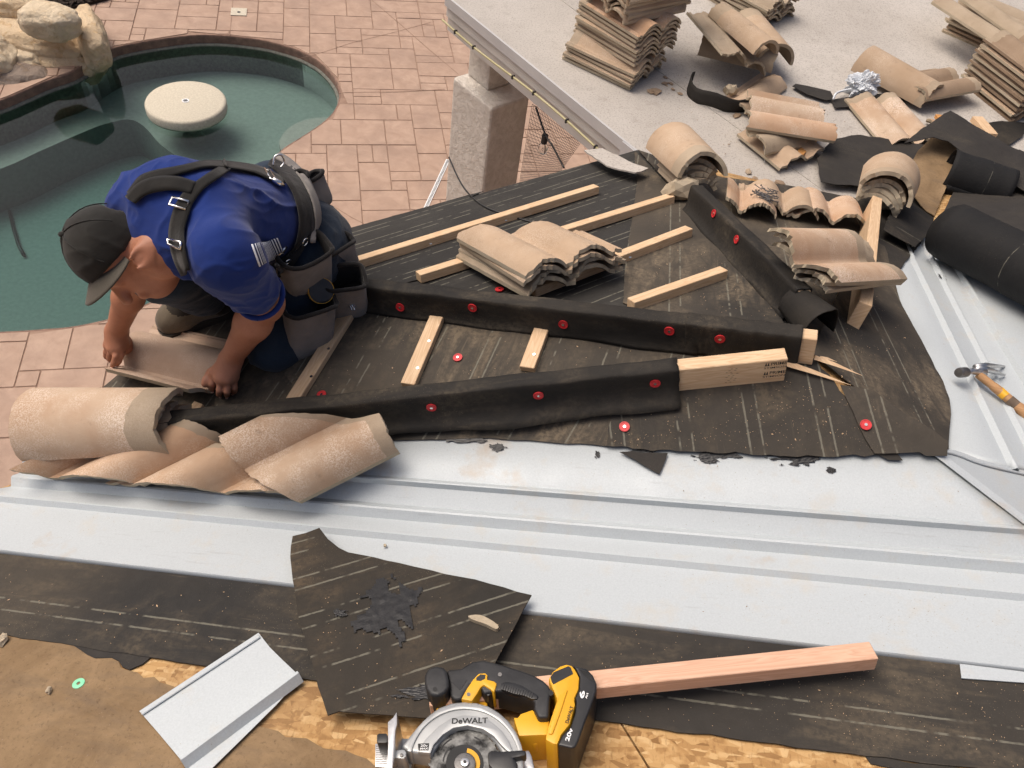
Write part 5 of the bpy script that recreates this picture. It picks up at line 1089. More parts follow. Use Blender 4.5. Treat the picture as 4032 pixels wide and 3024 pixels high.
def sdf_mesh(prims, h, cuts=(), disp=None):
    lo = np.min([bounds(p)[0] for p in prims], 0) - 4 * h; hi = np.max([bounds(p)[1] for p in prims], 0) + 4 * h
    n = np.ceil((hi - lo) / h).astype(int) + 1; f = np.full(n, 1.0, np.float32); mid = np.zeros(n, np.uint8); best = np.full(n, 9.0, np.float32)
    ax = [lo[i] + h * np.arange(n[i]) for i in range(3)]
    for p in prims:
        k = p[-2]; a, b = bounds(p); i0 = np.maximum(((a - k * 2 - lo) / h).astype(int) - 2, 0); i1 = np.minimum(((b + k * 2 - lo) / h).astype(int) + 3, n)
        X = np.stack(np.meshgrid(ax[0][i0[0]:i1[0]], ax[1][i0[1]:i1[1]], ax[2][i0[2]:i1[2]], indexing='ij'), -1).astype(np.float32)
        d = sd_eval(p, X).astype(np.float32); sl_ = tuple(slice(i0[i], i1[i]) for i in range(3)); g = f[sl_]
        e = np.maximum(k - np.abs(g - d), 0) / k; f[sl_] = np.minimum(g, d) - e * e * k * .25
        bb = best[sl_]; mm = mid[sl_]; w_ = d < bb; mm[w_] = p[-1]; bb[w_] = d[w_]
    G = None
    if cuts or disp:
        G = np.stack(np.meshgrid(*ax, indexing='ij'), -1).astype(np.float32)
    for c in cuts:
        if c[0] == 'p': f = np.maximum(f, ((G - c[1]) @ c[2]).astype(np.float32))
        else: f = np.maximum(f, -sd_eval(rc(c[1], c[2], c[3], c[3]), G).astype(np.float32))
    s = f < 0; c8 = [s[i:n[0] - 1 + i, j:n[1] - 1 + j, k:n[2] - 1 + k] for i in (0, 1) for j in (0, 1) for k in (0, 1)]
    cnt = sum(x.astype(np.uint8) for x in c8); act = (cnt > 0) & (cnt < 8); I = np.argwhere(act); vid = -np.ones(act.shape, np.int32); vid[act] = np.arange(len(I))
    acc = np.zeros((len(I), 3)); num = np.zeros(len(I)); co = [(i, j, k) for i in (0, 1) for j in (0, 1) for k in (0, 1)]
    for a in co:
        for d in range(3):
            if a[d]: continue
            b = list(a); b[d] = 1
            fa = f[I[:, 0] + a[0], I[:, 1] + a[1], I[:, 2] + a[2]]; fb = f[I[:, 0] + b[0], I[:, 1] + b[1], I[:, 2] + b[2]]; x = (fa < 0) != (fb < 0); t = np.where(x, fa / np.where(x, fa - fb, 1), 0)
            pnt = np.array(a, float)[None] + 0; pnt = np.repeat(pnt, len(I), 0); pnt[:, d] += t; acc[x] += pnt[x]; num[x] += 1
    V = lo + h * (I + acc / num[:, None]); F = []
    for d in range(3):
        e = [1, 1, 1]; sh = [slice(0, n[i] - 1) for i in range(3)]; s0 = s[tuple(slice(0, n[i] - (1 if i == d else 0)) for i in range(3))]; s1 = s[tuple(slice(1 if i == d else 0, n[i]) for i in range(3))]
        E = np.argwhere(s0 != s1); u_, v_ = (d + 1) % 3, (d + 2) % 3; ok = (E[:, u_] > 0) & (E[:, v_] > 0) & (E[:, u_] < n[u_] - 1) & (E[:, v_] < n[v_] - 1); E = E[ok]; ins = s[E[:, 0], E[:, 1], E[:, 2]]
        qd = []
        for (du, dv) in ((0, 0), (-1, 0), (-1, -1), (0, -1)):
            C = E.copy(); C[:, u_] += du; C[:, v_] += dv; qd.append(vid[C[:, 0], C[:, 1], C[:, 2]])
        Q = np.stack(qd, 1); Q[~ins] = Q[~ins][:, ::-1]; Q = Q[:, ::-1]; F.append(Q)
    F = np.vstack(F); F = F[:, ::-1]; F = F[(F >= 0).all(1)]
    # relax a little
    for _ in range(2):
        S = np.zeros_like(V); c = np.zeros(len(V))
        for i in range(4):
            a, b = F[:, i], F[:, (i + 1) % 4]; np.add.at(S, a, V[b]); np.add.at(c, a, 1); np.add.at(S, b, V[a]); np.add.at(c, b, 1)
        V = V * .45 + .55 * S / np.maximum(c, 1)[:, None]
    mv = mid[tuple(np.clip(np.round((V - lo) / h).astype(int).T, 0, (n - 1)[:, None]))]
    return V, F, mv
def sdf_obj(name, prims, h, mats, parent, cuts=(), bump=None):
    V, F, mv = sdf_mesh(prims, h, cuts)
    if bump is not None:
        V = bump(V, F)
    fm = mv[F[:, 0]] if len(mats) > 1 else None
    o = mesh_obj(name, V, F.tolist(), mats[0], parent, smooth=True, mats=mats, fmat=None if fm is None else [int(x) for x in fm]); return o
def vnormals(V, F):
    N_ = np.zeros_like(V); fn = np.cross(V[F[:, 2]] - V[F[:, 0]], V[F[:, 3]] - V[F[:, 1]])
    for i in range(4): np.add.at(N_, F[:, i], fn)
    return N_ / np.maximum(np.linalg.norm(N_, axis=1), 1e-9)[:, None]
def folds(amp, sc, seed=0, stretch=None, frame_=None, fine=.45):
    def fn(V, F):
        N_ = vnormals(V, F); out = V.copy(); st = np.array(stretch if stretch is not None else (1, 1, 1)); Q = V @ np.array(frame_).T if frame_ is not None else V
        for i in range(len(V)):
            p = Vector(Q[i] * sc * st + seed); a = noise.noise(p); b = noise.noise(p * 2.3 + Vector((5, 2, 1))); out[i] += N_[i] * amp * ((1 - min(1, abs(a) * 2.6)) ** 2 * (.35 + max(0, noise.noise(p * .45 + Vector((9, 9, 2)))) * 2.2) + fine * (1 - min(1, abs(b) * 2.4)) ** 2 * max(0, noise.noise(p * .6) + .25) - .25)
        return out
    return fn
def pz(x, y, z): return hit(flat(CAM[2] + z), (x, y))
J = dict(LK=pz(592, 742, -1.765), LH=pz(648, 560, -1.56), RH=pz(590, 415, -1.57), LS=pz(480, 556, -1.25), RS=pz(303, 444, -1.31), NB=pz(354, 478, -1.265), HD=pz(272, 545, -1.365),
         LE=pz(574, 652, -1.51), LW=pz(499, 775, -1.735), RE=pz(292, 600, -1.56), RW=pz(252, 715, -1.80), RK=pz(352, 585, -1.52), RA=pz(455, 640, -1.80), LA=pz(730, 610, -1.80), HC=pz(622, 478, -1.54))
T0, T1 = pz(572, 462, -1.48), pz(412, 456, -1.29)
sp = J['NB'] - J['HC']; spd = unit(sp); ld = unit((J['LS'] - J['RS'])); ld = unit(ld - spd * (ld @ spd)); bk = np.cross(spd, ld); bk = bk if bk[2] > 0 else -bk      # along the spine, to his left, out of the back
man = thing('person', onpl(F2, (J['LK'] + J['RA']) / 2), 'kneeling man in blue shirt, black cap and tool belt setting a tile', 'person')
# head frame
hu = unit(-RT * .70 + UP * .15 - FW * .64); hf = -UP * .97 + FW * .12 + RT * .05; hf = unit(hf - hu * (hf @ hu)); hl = np.cross(hu, hf); H = J['HD']
if hl @ FW > 0: hl = -hl
def hp_(f_, l_, u_): return H + hf * f_ + hl * l_ + hu * u_
P = []
# head: skull, jaw, neck, ear, nose
P += [el(H + hu * .025, (hf, hl, hu), (.088, .073, .098), .02), el(hp_(.012, 0, -.05), (hf, hl, hu), (.078, .062, .085), .03), el(hp_(.055, 0, -.085), (hf, hl, hu), (.035, .038, .032), .03)]
P += [rc(hp_(.088, 0, .01), hp_(.112, 0, -.022), .010, .014, .015), el(hp_(.093, 0, -.058), (hf, hl, hu), (.010, .024, .010), .01)]
for s in (-1,):
    P += [el(hp_(.014, s * .080, -.034), (unit(hf + hl * s * -.25), unit(hl * s + hf * .25), hu), (.022, .007, .033), .004), el(hp_(.027, s * .080, -.030), (hf, hl, hu), (.006, .007, .012), .004), el(hp_(.018, s * .076, -.062), (hf, hl, hu), (.009, .007, .010), .006), el(hp_(.078, s * .030, .012), (hf, hl, hu), (.012, .014, .010), .01), el(hp_(.082, s * .03, .03), (hf, hl, hu), (.012, .022, .008), .012)]
# the ear turned to the camera, on the visible side of the head
EC = CAM + np.array([-.905, 1.284, -1.316]); en = unit(CAM - EC); ea = unit(-RT * .55 - UP * .83); ea = unit(ea - en * (ea @ en)); eb = np.cross(en, ea)
P += [el(EC + en * .002, (ea, eb, en), (.020, .013, .010), .006)]
hx = [EC + en * .011 + ea * .026 * math.cos(t) + eb * .018 * math.sin(t) for t in np.linspace(.5, 5.2, 12)]
P += [rc(a, b, .0045, .0045, .003) for a, b in zip(hx[:-1], hx[1:])] + [el(EC - ea * .024 + en * .008, (ea, eb, en), (.009, .009, .006), .004)]
for s in (-1, 1): P += [el(hp_(.078, s * .030, .012), (hf, hl, hu), (.012, .014, .010), .01), el(hp_(.082, s * .03, .03), (hf, hl, hu), (.012, .022, .008), .012)]
nb = J['NB'] + bk * -.05
P += [rc(nb - spd * .02 - bk * .035, hp_(-.012, -.022, -.05), .056, .052, .03), rc(nb - bk * .02, hp_(-.035, -.015, -.02), .045, .042, .03)]
# neck creases come from stacked rolls
P += [rc(hp_(-.058, -.035, -.070), hp_(-.050, .040, -.070), .016, .016, .006), rc(hp_(-.058, -.03, -.042), hp_(-.052, .035, -.042), .013, .013, .006)]
# trunk and limbs under the clothes
P += [rc(J['HC'] - bk * .05, T1 - bk * .04, .075, .075, .05), rc(T1 - bk * .03, nb - spd * .04, .06, .06, .04), rc(J['LS'] - bk * .02 - spd * .03, T1 - bk * .03, .045, .045, .03), rc(J['RS'] - bk * .02 - spd * .03, T1 - bk * .03, .045, .045, .03), rc(J['LH'], J['LK'], .07, .055, .03), rc(J['LK'], J['LA'], .05, .04, .03), rc(J['RH'], J['RK'], .07, .055, .03), rc(J['RK'], J['RA'], .05, .04, .03)]
def arm(S_j, E_j, W_j, out):
    ba = unit(W_j - E_j); return [rc(S_j, E_j, .052, .044, .03), rc(E_j, E_j + (W_j - E_j) * .35, .045, .046, .02), rc(E_j + (W_j - E_j) * .35, W_j, .046, .029, .025), el(E_j + out * .012, (ba, out, np.cross(ba, out)), (.035, .03, .03), .02)]
eo = unit(np.cross(J['LW'] - J['LE'], FW)); P += arm(J['LS'], J['LE'], J['LW'], RT * .8 - UP * .3)
P += [rc(J['RS'], J['RE'], .05, .04, .03), rc(J['RE'], J['RE'] + (J['RW'] - J['RE']) * .35, .041, .040, .02), rc(J['RE'] + (J['RW'] - J['RE']) * .35, J['RW'], .040, .028, .02)]
# hands: palm, four fingers with knuckles, thumb
def hand(W_j, K, thumb_pts, fing, pr=.026):
    """K: four knuckle points; fing: per finger list of joint points after the knuckle"""
    kc = sum(K) / 4; out = []
    for i, k in enumerate(K): out.append(rc(W_j + (kc - W_j) * .15 + (k - kc) * .35, k, .019, .0155, .014))
    out += [rc(W_j, kc, .027, .022, .02)]
    for k, js in zip(K, fing):
        pts = [k] + js; rs = [.0102, .0094, .0086, .0076]
        for a in range(len(pts) - 1): out.append(rc(pts[a], pts[a + 1], rs[a], rs[a + 1], .0028))
        out.append(el(k + (CAM - k) / np.linalg.norm(CAM - k) * .004, (RT, UP, FW), (.0105, .0105, .0105), .005))
    rs = [.017, .0135, .012, .0095]
    for a in range(len(thumb_pts) - 1): out.append(rc(thumb_pts[a], thumb_pts[a + 1], rs[a], rs[a + 1], .010))
    return out
zl = -1.80
LK_ = [pz(463, 806, -1.775), pz(476, 817, -1.772), pz(492, 820, -1.772), pz(505, 815, -1.778)]
Lf = [[pz(459, 829, -1.797), pz(457, 838, -1.822), pz(458, 842, -1.838)], [pz(474, 843, -1.797), pz(473, 851, -1.825), pz(474, 853, -1.845)], [pz(491, 846, -1.798), pz(490, 852, -1.826), pz(490, 854, -1.846)], [pz(506, 838, -1.803), pz(506, 845, -1.826), pz(505, 847, -1.842)]]
Lt = [pz(480, 790, -1.765), pz(457, 806, -1.79), pz(447, 822, -1.80), pz(442, 830, -1.805)]
P += hand(J['LW'], LK_, Lt, Lf)
RK_ = [pz(268, 742, -1.835), pz(257, 750, -1.83), pz(245, 752, -1.835), pz(234, 746, -1.845)]
Rf = [[pz(262, 766, -1.848), pz(257, 780, -1.862), pz(252, 788, -1.875)], [pz(250, 770, -1.845), pz(246, 783, -1.862), pz(243, 790, -1.878)], [pz(238, 765, -1.86), pz(236, 774, -1.88), pz(236, 777, -1.89)], [pz(230, 760, -1.87), pz(229, 768, -1.89), pz(230, 772, -1.9)]]
Rt = [pz(262, 722, -1.83), pz(274, 738, -1.85), pz(277, 752, -1.868), pz(272, 760, -1.88)]
P += hand(J['RW'], RK_, Rt, Rf)
body = sdf_obj('body', P, .0034, ['skin'], man)
for js, off in ((Lf, 0), (Rf, 1)):       # nails on the finger ends facing the camera
    for f_ in js:
        tip = f_[-1]; d_ = unit(f_[-1] - f_[-2]); tc_ = unit(CAM - tip); up_ = unit(tc_ - d_ * (tc_ @ d_)); mesh_obj('fingernail', *ellip(tip + up_ * .0072, .0045, .0045, .0016, 10, 6), 'nail', body, smooth=True)
# shirt
SH = [rc(T0 + ld * .050, T1 + ld * .045, .112, .108, .05), rc(T0 - ld * .055, T1 - ld * .050, .112, .110, .05), rc(T0 - bk * .03, T1 - bk * .03, .118, .110, .05), rc(T0 + (T0 - T1) * .12, T0 + (T0 - T1) * .30, .105, .098, .05)]
SH += [rc(J['LS'], J['LS'] + (J['LE'] - J['LS']) * .62, .074, .070, .05), rc(J['RS'], J['RS'] + (J['RE'] - J['RS']) * .7, .066, .062, .05), rc(J['LS'] - spd * .02, T1 + ld * .04, .074, .09, .05), rc(J['RS'] - spd * .02, T1 - ld * .04, .068, .09, .05), rc(nb - spd * .028 - ld * .03 + bk * .002, nb - spd * .028 + ld * .035 + bk * .002, .066, .066, .03)]
eLs = J['LS'] + (J['LE'] - J['LS']) * .86; eRs = J['RS'] + (J['RE'] - J['RS']) * .84
shirt = sdf_obj('shirt', SH, .0052, ['shirt'], man, cuts=(), bump=folds(.011, 9.0, 3.1, (.75, 1.5, 1.5), (unit(J['LE'] - J['LS'] - spd * .12), ld, bk)))
# open the sleeve ends: rolled hem rings
dL = unit(J['LE'] - J['LS']); hem_c = J['LS'] + (J['LE'] - J['LS']) * .80
def ring_tube(c, n_, rx, ry, r_, seg=28, e1=None):
    e1 = unit(np.cross(n_, RT)) if e1 is None else e1; e2 = np.cross(n_, e1); pts = [c + e1 * rx * math.cos(t) + e2 * ry * math.sin(t) for t in np.linspace(0, 2 * math.pi, seg)]; return tube(pts, r_, 8, False)
mesh_obj('sleeve_hem', *ring_tube(hem_c + dL * .012, dL, .061, .059, .0075), 'shirt', shirt, smooth=True)
mesh_obj('collar', *ring_tube(nb - spd * .012 + bk * .004, unit(spd * .9 + bk * .3), .068, .064, .008), 'shirt', shirt, smooth=True)
# jeans
JE = [rc(J['HC'] + ld * .07 - bk * .05, J['HC'] - ld * .07 - bk * .05, .125, .125, .06), rc(J['HC'] - spd * .06 - bk * .05 + ld * .06, J['HC'] - spd * .06 - bk * .05 - ld * .06, .12, .12, .06), rc(J['LH'], J['LK'], .095, .078, .05), rc(J['LK'], J['LA'], .075, .06, .04), rc(J['RH'], J['RK'], .098, .080, .05), rc(J['RK'], J['RA'] + (J['RK'] - J['RA']) * .20, .080, .076, .04)]
jeans = sdf_obj('jeans', JE, .009, ['jeans'], man, bump=folds(.010, 12, 1.7))
# boots
def boot(toe, heel, ankle, nm):
    d_ = unit((toe - heel)); upb = unit(ankle - heel); pr = [rc(heel + upb * .05, ankle, .050, .056, .03, 1), rc(heel + upb * .045, heel + d_ * .13 + upb * .045, .048, .046, .03, 0), rc(heel + d_ * .12 + upb * .035, toe - d_ * .035 + upb * .030, .048, .042, .03, 0), rc(heel + d_ * .10 + upb * .075, heel + d_ * .03 + upb * .12, .038, .042, .03, 1)]
    b_ = sdf_obj(nm, pr, .006, ['boot', 'boot_dark'], man); s_ = unit(np.cross(d_, upb)); sole = [p for p in smooth_poly([heel - d_ * .045, heel + s_ * .046 - d_ * .02, heel + d_ * .1 + s_ * .046, heel + d_ * .2 + s_ * .056, toe + s_ * .03, toe + d_ * .012, toe - s_ * .03, heel + d_ * .2 - s_ * .056, heel + d_ * .1 - s_ * .046, heel - s_ * .046 - d_ * .02], 4)]
    o = mesh_obj('sole', *prism([p - upb * .012 for p in sole], upb, .03), 'boot_dark', b_); fix_normals(o); bevel(o, .005, 2)
    for k in range(5):
        c = heel + d_ * (.12 - .018 * k) + upb * (.088 + .016 * k); mesh_obj('lace', *tube(smooth_poly([c + s_ * .03 - upb * .012, c + s_ * .012 + upb * .012 + d_ * .006, c - s_ * .012 + upb * .012 - d_ * .006, c - s_ * .03 - upb * .012], 3, False), .0028, 6), 'black_rubber', b_, smooth=True)
    return b_
toe, heel = hit(F2, (352, 716), .012), hit(F2, (478, 668), .012); boot(toe, heel, heel + UPZ * .15 + (toe - heel) * .12, 'boot')
LAa = J['LA']; boot(LAa + unit(J['LA'] - J['LK']) * .16 + UPZ * -.02, LAa + UPZ * .02, LAa + unit(J['LK'] - J['LA']) * .10, 'boot')
# cap
CP = [el(hp_(-.004, 0, .038), (hf, hl, hu), (.100, .084, .102), .02)]
capo = sdf_obj('cap', CP, .0055, ['cap_cloth'], man, cuts=(cut(hp_(0, 0, .022), -hu + hf * .42), cutcap(hp_(-.096, -.022, .046), hp_(-.096, .022, .046), .024)), bump=folds(.004, 16, 5))
V = []; F = []; m = 17; K = 8
for k in range(K + 1):
    for i in range(m):
        a = rad(-72 + 144 * i / (m - 1)); t = k / K; rr = .084 + .062 * t * math.cos(a) ** .7; V.append(hp_(rr * math.cos(a) * 1.04 - .006, rr * math.sin(a) * .90, .064 - .050 * (math.sin(a) ** 2) - .004 * t))
for k in range(K):
    for i in range(m - 1): F.append((k * m + i, k * m + i + 1, (k + 1) * m + i + 1, (k + 1) * m + i))
o = mesh_obj('brim', V, F, 'cap_brim', capo, smooth=True); md = o.modifiers.new('t', 'SOLIDIFY'); md.thickness = .004; md.offset = 0
mesh_obj('cap_strap', *tube(smooth_poly([hp_(-.085, -.055, .022), hp_(-.108, -.02, .024), hp_(-.108, .02, .024), hp_(-.085, .055, .022)], 6, False), .006, 8), 'black_rubber', capo, smooth=True)
o = mesh_obj('cap_button', *ellip(hp_(-.004, 0, .141), .008, .008, .006), 'cap_cloth', capo, smooth=True)
for a in range(6):
    an = math.pi * a / 3; pts = [hp_(-.004 + .1005 * math.sin(t) * math.cos(an), .0845 * math.sin(t) * math.sin(an), .038 + .1025 * math.cos(t)) for t in np.linspace(.1, 1.35, 9)]; mesh_obj('seam', *tube(pts, .0014, 5, False), 'cap_cloth', capo, smooth=True)
# hair at the nape and temples
mesh_obj('hair', *merge(*[tube([hp_(-.088 + .004 * math.sin(i * 3), -.05 + i * .0045, .015), hp_(-.086 + .004 * math.sin(i * 5), -.05 + i * .0045, -.012)], .0035, 5) for i in range(23)]), 'hair', man, smooth=True)
# ---- straps laid on the shirt
bpy.context.view_layer.update()
def bvh_of(*objs):
    V = []; F = []
    for o in objs:
        off = Vector(wloc(o)); b = len(V); V += [v.co + off for v in o.data.vertices]; F += [[i + b for i in p.vertices] for p in o.data.polygons]
    return BVHTree.FromPolygons(V, F)
BV = bvh_of(shirt, jeans, body)
def cast(q, lift=.006):
    loc, nr, i, ds = BV.ray_cast(Vector(CAM), Vector(ray(*q)))
    return None if loc is None else (np.array(loc) + np.array(nr) * lift, np.array(nr))
def strap(name, px, wpx, mat, parent, lift=.007, thick=.004, n=5, nw=5):
    c = smooth_poly([np.array(p, float) for p in px], n, False); W = np.interp(np.linspace(0, 1, len(c)), np.linspace(0, 1, len(wpx)), wpx) if hasattr(wpx, '__len__') else [wpx] * len(c)
    V = []; rows = []; last = None
    for i, p in enumerate(c):
        t = unit(c[min(i + 1, len(c) - 1)] - c[max(i - 1, 0)]); s = np.array([-t[1], t[0]]); row = []
        for k in range(nw):
            h_ = cast(p + s * W[i] * (k / (nw - 1) - .5), lift); row.append(h_[0] if h_ else None)
        if all(r_ is not None for r_ in row): rows.append(row)
    if len(rows) < 2: return None
    A = np.array(rows)
    for _ in range(2): A[1:-1] = (A[:-2] + A[1:-1] * 2 + A[2:]) / 4
    V = A.reshape(-1, 3); F = [(i * nw + k, i * nw + k + 1, (i + 1) * nw + k + 1, (i + 1) * nw + k) for i in range(len(rows) - 1) for k in range(nw - 1)]
    L = np.concatenate([[0], np.cumsum(np.linalg.norm(np.diff(A[:, nw // 2], axis=0), axis=1))]); uv = [(L[i // nw], (i % nw) / nw) for i in range(len(V))]
    o = mesh_obj(name, V, F, mat, parent, smooth=True, uv=uv); md = o.modifiers.new('t', 'SOLIDIFY'); md.thickness = thick; md.offset = 1; return o
belt = thing('tool_belt', wloc(man), None, None); belt.parent = man; belt.location = (0, 0, 0)
sus = strap('suspender', [(512, 352), (475, 376), (440, 400), (412, 428), (396, 462), (388, 505), (392, 545), (404, 585)], [14, 18, 20, 30, 34, 34, 32, 26], 'strap', man)
strap('suspender', [(608, 398), (570, 380), (530, 362), (490, 356), (440, 362), (390, 374), (340, 384), (312, 398), (292, 425)], [17, 17, 17, 14, 14, 16, 20, 24, 24], 'strap', man)
strap('suspender_yoke', [(420, 412), (385, 402), (345, 402), (312, 412), (290, 436)], [26, 28, 28, 28, 24], 'strap', man, lift=.009)
strap('leather_patch', [(478, 366), (498, 362), (518, 360)], [10, 34, 16], 'strap', man, lift=.013)
strap('suspender', [(505, 355), (540, 345), (575, 352), (610, 374)], [14, 14, 14, 14], 'strap', man)
def buckle(q0, q1, wd_, r_=.0028):
    a, b = cast(q0, .015), cast(q1, .015)
    if not a or not b: return
    d_ = b[0] - a[0]; s_ = unit(np.cross(d_, a[1])) * wd_; pts = [a[0], a[0] + s_, b[0] + s_, b[0], a[0]]; mesh_obj('buckle', *tube(pts, r_, 6), 'chrome', man, smooth=True)
buckle((378, 432), (414, 442), .02); buckle((373, 514), (404, 526), .014); buckle((580, 378), (590, 398), .015)
cl = cast((596, 402), .014)
if cl: mesh_obj('snap_hook', *tube([cast((583, 395), .014)[0], cl[0], (cast((606, 408), .014) or cl)[0]], [.006, .009, .004], 8), 'chrome', man, smooth=True)
strap('side_panel', [(548, 552), (575, 542), (604, 528)], [48, 44, 34], 'striped_cloth', man, lift=.004, thick=.002)
# belt and pouches
bl = strap('belt', [(548, 338), (585, 355), (618, 382), (642, 425), (652, 475), (645, 525), (622, 565), (595, 592)], 30, 'canvas_black', man, lift=.012, thick=.008)
strap('belt_webbing', [(560, 335), (600, 352), (640, 385), (664, 435), (672, 480), (668, 530)], 13, 'canvas', man, lift=.022, thick=.004)
def bag(name, top_c, down, wid, dep, hgt, mat, mouth=.85, n_=None, flare=1.0, rim=True):
    """an open pouch: rounded-rectangle loft with inside walls"""
    down = unit(down); w_ = unit(wid); d_ = np.cross(down, w_); W_, D_ = np.linalg.norm(wid), dep; V = []; F = []; seg = 28; rings_ = []
    for t, sc in ((0, 1.0 * flare), (.12, .98), (.35, .97), (.6, .98), (.82, .95), (.95, .86), (1.0, .62), (1.0, .05)): rings_.append((t, sc, 1))
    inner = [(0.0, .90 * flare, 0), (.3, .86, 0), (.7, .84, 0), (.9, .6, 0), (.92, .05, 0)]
    allr = [(t, sc) for t, sc, _ in reversed(inner)] + [(t, sc) for t, sc, _ in rings_]
    for (t, sc) in allr:
        for k in range(seg):
            a = 2 * math.pi * k / seg; ca, sa = math.cos(a), math.sin(a); x = math.copysign(abs(ca) ** .55, ca); y = math.copysign(abs(sa) ** .55, sa); wob = 1 + .06 * noise.noise(Vector((ca * 2, sa * 2, t * 3 + hgt * 50)))
            V.append(top_c + down * (t * hgt + .012 * noise.noise(Vector((ca, sa, hgt * 9))) * (1 - t)) + (w_ * x * W_ / 2 + d_ * y * D_ / 2) * sc * wob)
    R_ = len(allr)
    for i in range(R_ - 1):
        for k in range(seg): F.append((i * seg + k, i * seg + (k + 1) % seg, (i + 1) * seg + (k + 1) % seg, (i + 1) * seg + k))
    F.append(tuple(range((R_ - 1) * seg, R_ * seg))); F.append(tuple(range(seg))[::-1])
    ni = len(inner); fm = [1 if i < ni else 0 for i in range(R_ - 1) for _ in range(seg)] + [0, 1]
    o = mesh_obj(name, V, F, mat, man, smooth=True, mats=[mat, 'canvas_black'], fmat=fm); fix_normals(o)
    if rim:
        r0 = V[ni * seg:(ni + 1) * seg]; mesh_obj('binding', *tube(list(r0) + [r0[0]], .0065, 8, False), 'canvas_black', o, smooth=True)
    return o
def P3(x, y, z): return pz(x, y, z)
dn = unit(np.array([0, -.15, -1.0]))
# big front pouches on his left hip
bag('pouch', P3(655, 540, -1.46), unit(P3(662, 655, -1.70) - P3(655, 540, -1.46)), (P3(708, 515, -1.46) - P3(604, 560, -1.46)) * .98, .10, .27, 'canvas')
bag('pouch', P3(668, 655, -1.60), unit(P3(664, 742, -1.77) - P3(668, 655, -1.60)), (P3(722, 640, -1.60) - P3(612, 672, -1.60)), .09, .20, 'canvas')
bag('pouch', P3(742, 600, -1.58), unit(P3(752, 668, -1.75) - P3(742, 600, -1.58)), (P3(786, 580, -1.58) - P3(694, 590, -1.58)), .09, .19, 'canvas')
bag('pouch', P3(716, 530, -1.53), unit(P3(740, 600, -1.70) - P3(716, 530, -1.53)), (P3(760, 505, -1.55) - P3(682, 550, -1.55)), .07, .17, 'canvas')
# small pouches at the back of the belt
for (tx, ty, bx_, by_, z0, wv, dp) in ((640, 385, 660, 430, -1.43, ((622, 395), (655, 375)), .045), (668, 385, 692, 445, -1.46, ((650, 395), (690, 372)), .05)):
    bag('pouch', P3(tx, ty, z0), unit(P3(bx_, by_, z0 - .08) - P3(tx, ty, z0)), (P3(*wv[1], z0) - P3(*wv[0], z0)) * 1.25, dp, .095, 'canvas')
mesh_obj('hammer_loop', *tube(smooth_poly([P3(590, 358, -1.38), P3(594, 338, -1.36), P3(608, 335, -1.36), P3(614, 350, -1.38), P3(606, 362, -1.39)], 5, False), .003, 8), 'chrome', man, smooth=True)
# tape measure in the pouch and hooks
tmc = P3(690, 628, -1.60); o = mesh_obj('tape_measure', *disc(tmc, unit(CAM - tmc + RT * .5), .036, .03, 24), 'black_plastic', man, smooth=False); bevel(o, .006, 2)
for a in (.012, .024): mesh_obj('yellow_band', *disc(tmc + unit(CAM - tmc + RT * .5) * a, unit(CAM - tmc + RT * .5), .0366, .003, 24), 'yellow_plastic', o)
hk = cast((600, 530), .02)
for k, q in enumerate(((640, 512), (606, 548))):
    c_ = cast(q, .03) or (P3(*q, -1.48), unit(CAM)); mesh_obj('ring_hook', *ring_tube(c_[0], c_[1], .011, .011, .002, 20), 'chrome', man, smooth=True)
mesh_obj('snap_hook', *tube([P3(592, 560, -1.47), P3(606, 545, -1.46), P3(618, 532, -1.45)], [.004, .008, .005], 8), 'chrome', man, smooth=True)
for k in range(7): mesh_obj('nail', *tube([P3(748 + k * 2, 640 + (k * 5) % 11, -1.66), P3(756 + k * 2, 664 + (k * 3) % 9, -1.675)], .0016, 5), 'chrome', man)
# suede flap of the belt behind
sd2 = [P3(688, 470, -1.52), P3(706, 500, -1.55), P3(738, 540, -1.6), P3(748, 585, -1.66), P3(735, 590, -1.66), P3(712, 545, -1.61), P3(685, 500, -1.55)]
o = mesh_obj('suede_flap', *prism(smooth_poly(sd2, 4), unit(FW), .012), 'suede', man); fix_normals(o); bevel(o, .003, 2)
bpy.data.objects.remove(belt)
# ------------------------------------------------------------------ circular saw lying on its side
SAWN = MAIN[0]
def zq(x, y): return ((1450 + x * .42948) / KP, (2550 + y * .42948) / KP)        # pixels of a close-up of the saw
saw = thing('circular_saw', hit(MAIN, (1060, 1600)), 'yellow and black cordless circular saw lying on its side at the bottom edge', 'circular saw')
def ex_(name, px, top, bot, mat, parent=None, bev=.004, seg=2, sm=0):
    q = [zq(*p) for p in px]
    pts = [hit(MAIN, p, top) for p in q]
    if sm: pts = smooth_poly(pts, sm)
    V, F = prism([p - SAWN * (top - bot) for p in pts], SAWN, top - bot); o = mesh_obj(name, V, F, mat, parent or saw); fix_normals(o)
    if bev: bevel(o, bev, seg, 30)
    auto_smooth(o, 38); return o
def zc(x, y, h): return hit(MAIN, zq(x, y), h)
BC = zc(880, 1040, .10); PXM = np.linalg.norm(zc(980, 1040, .1) - zc(880, 1040, .1)) / 100     # metres per close-up pixel at the guard
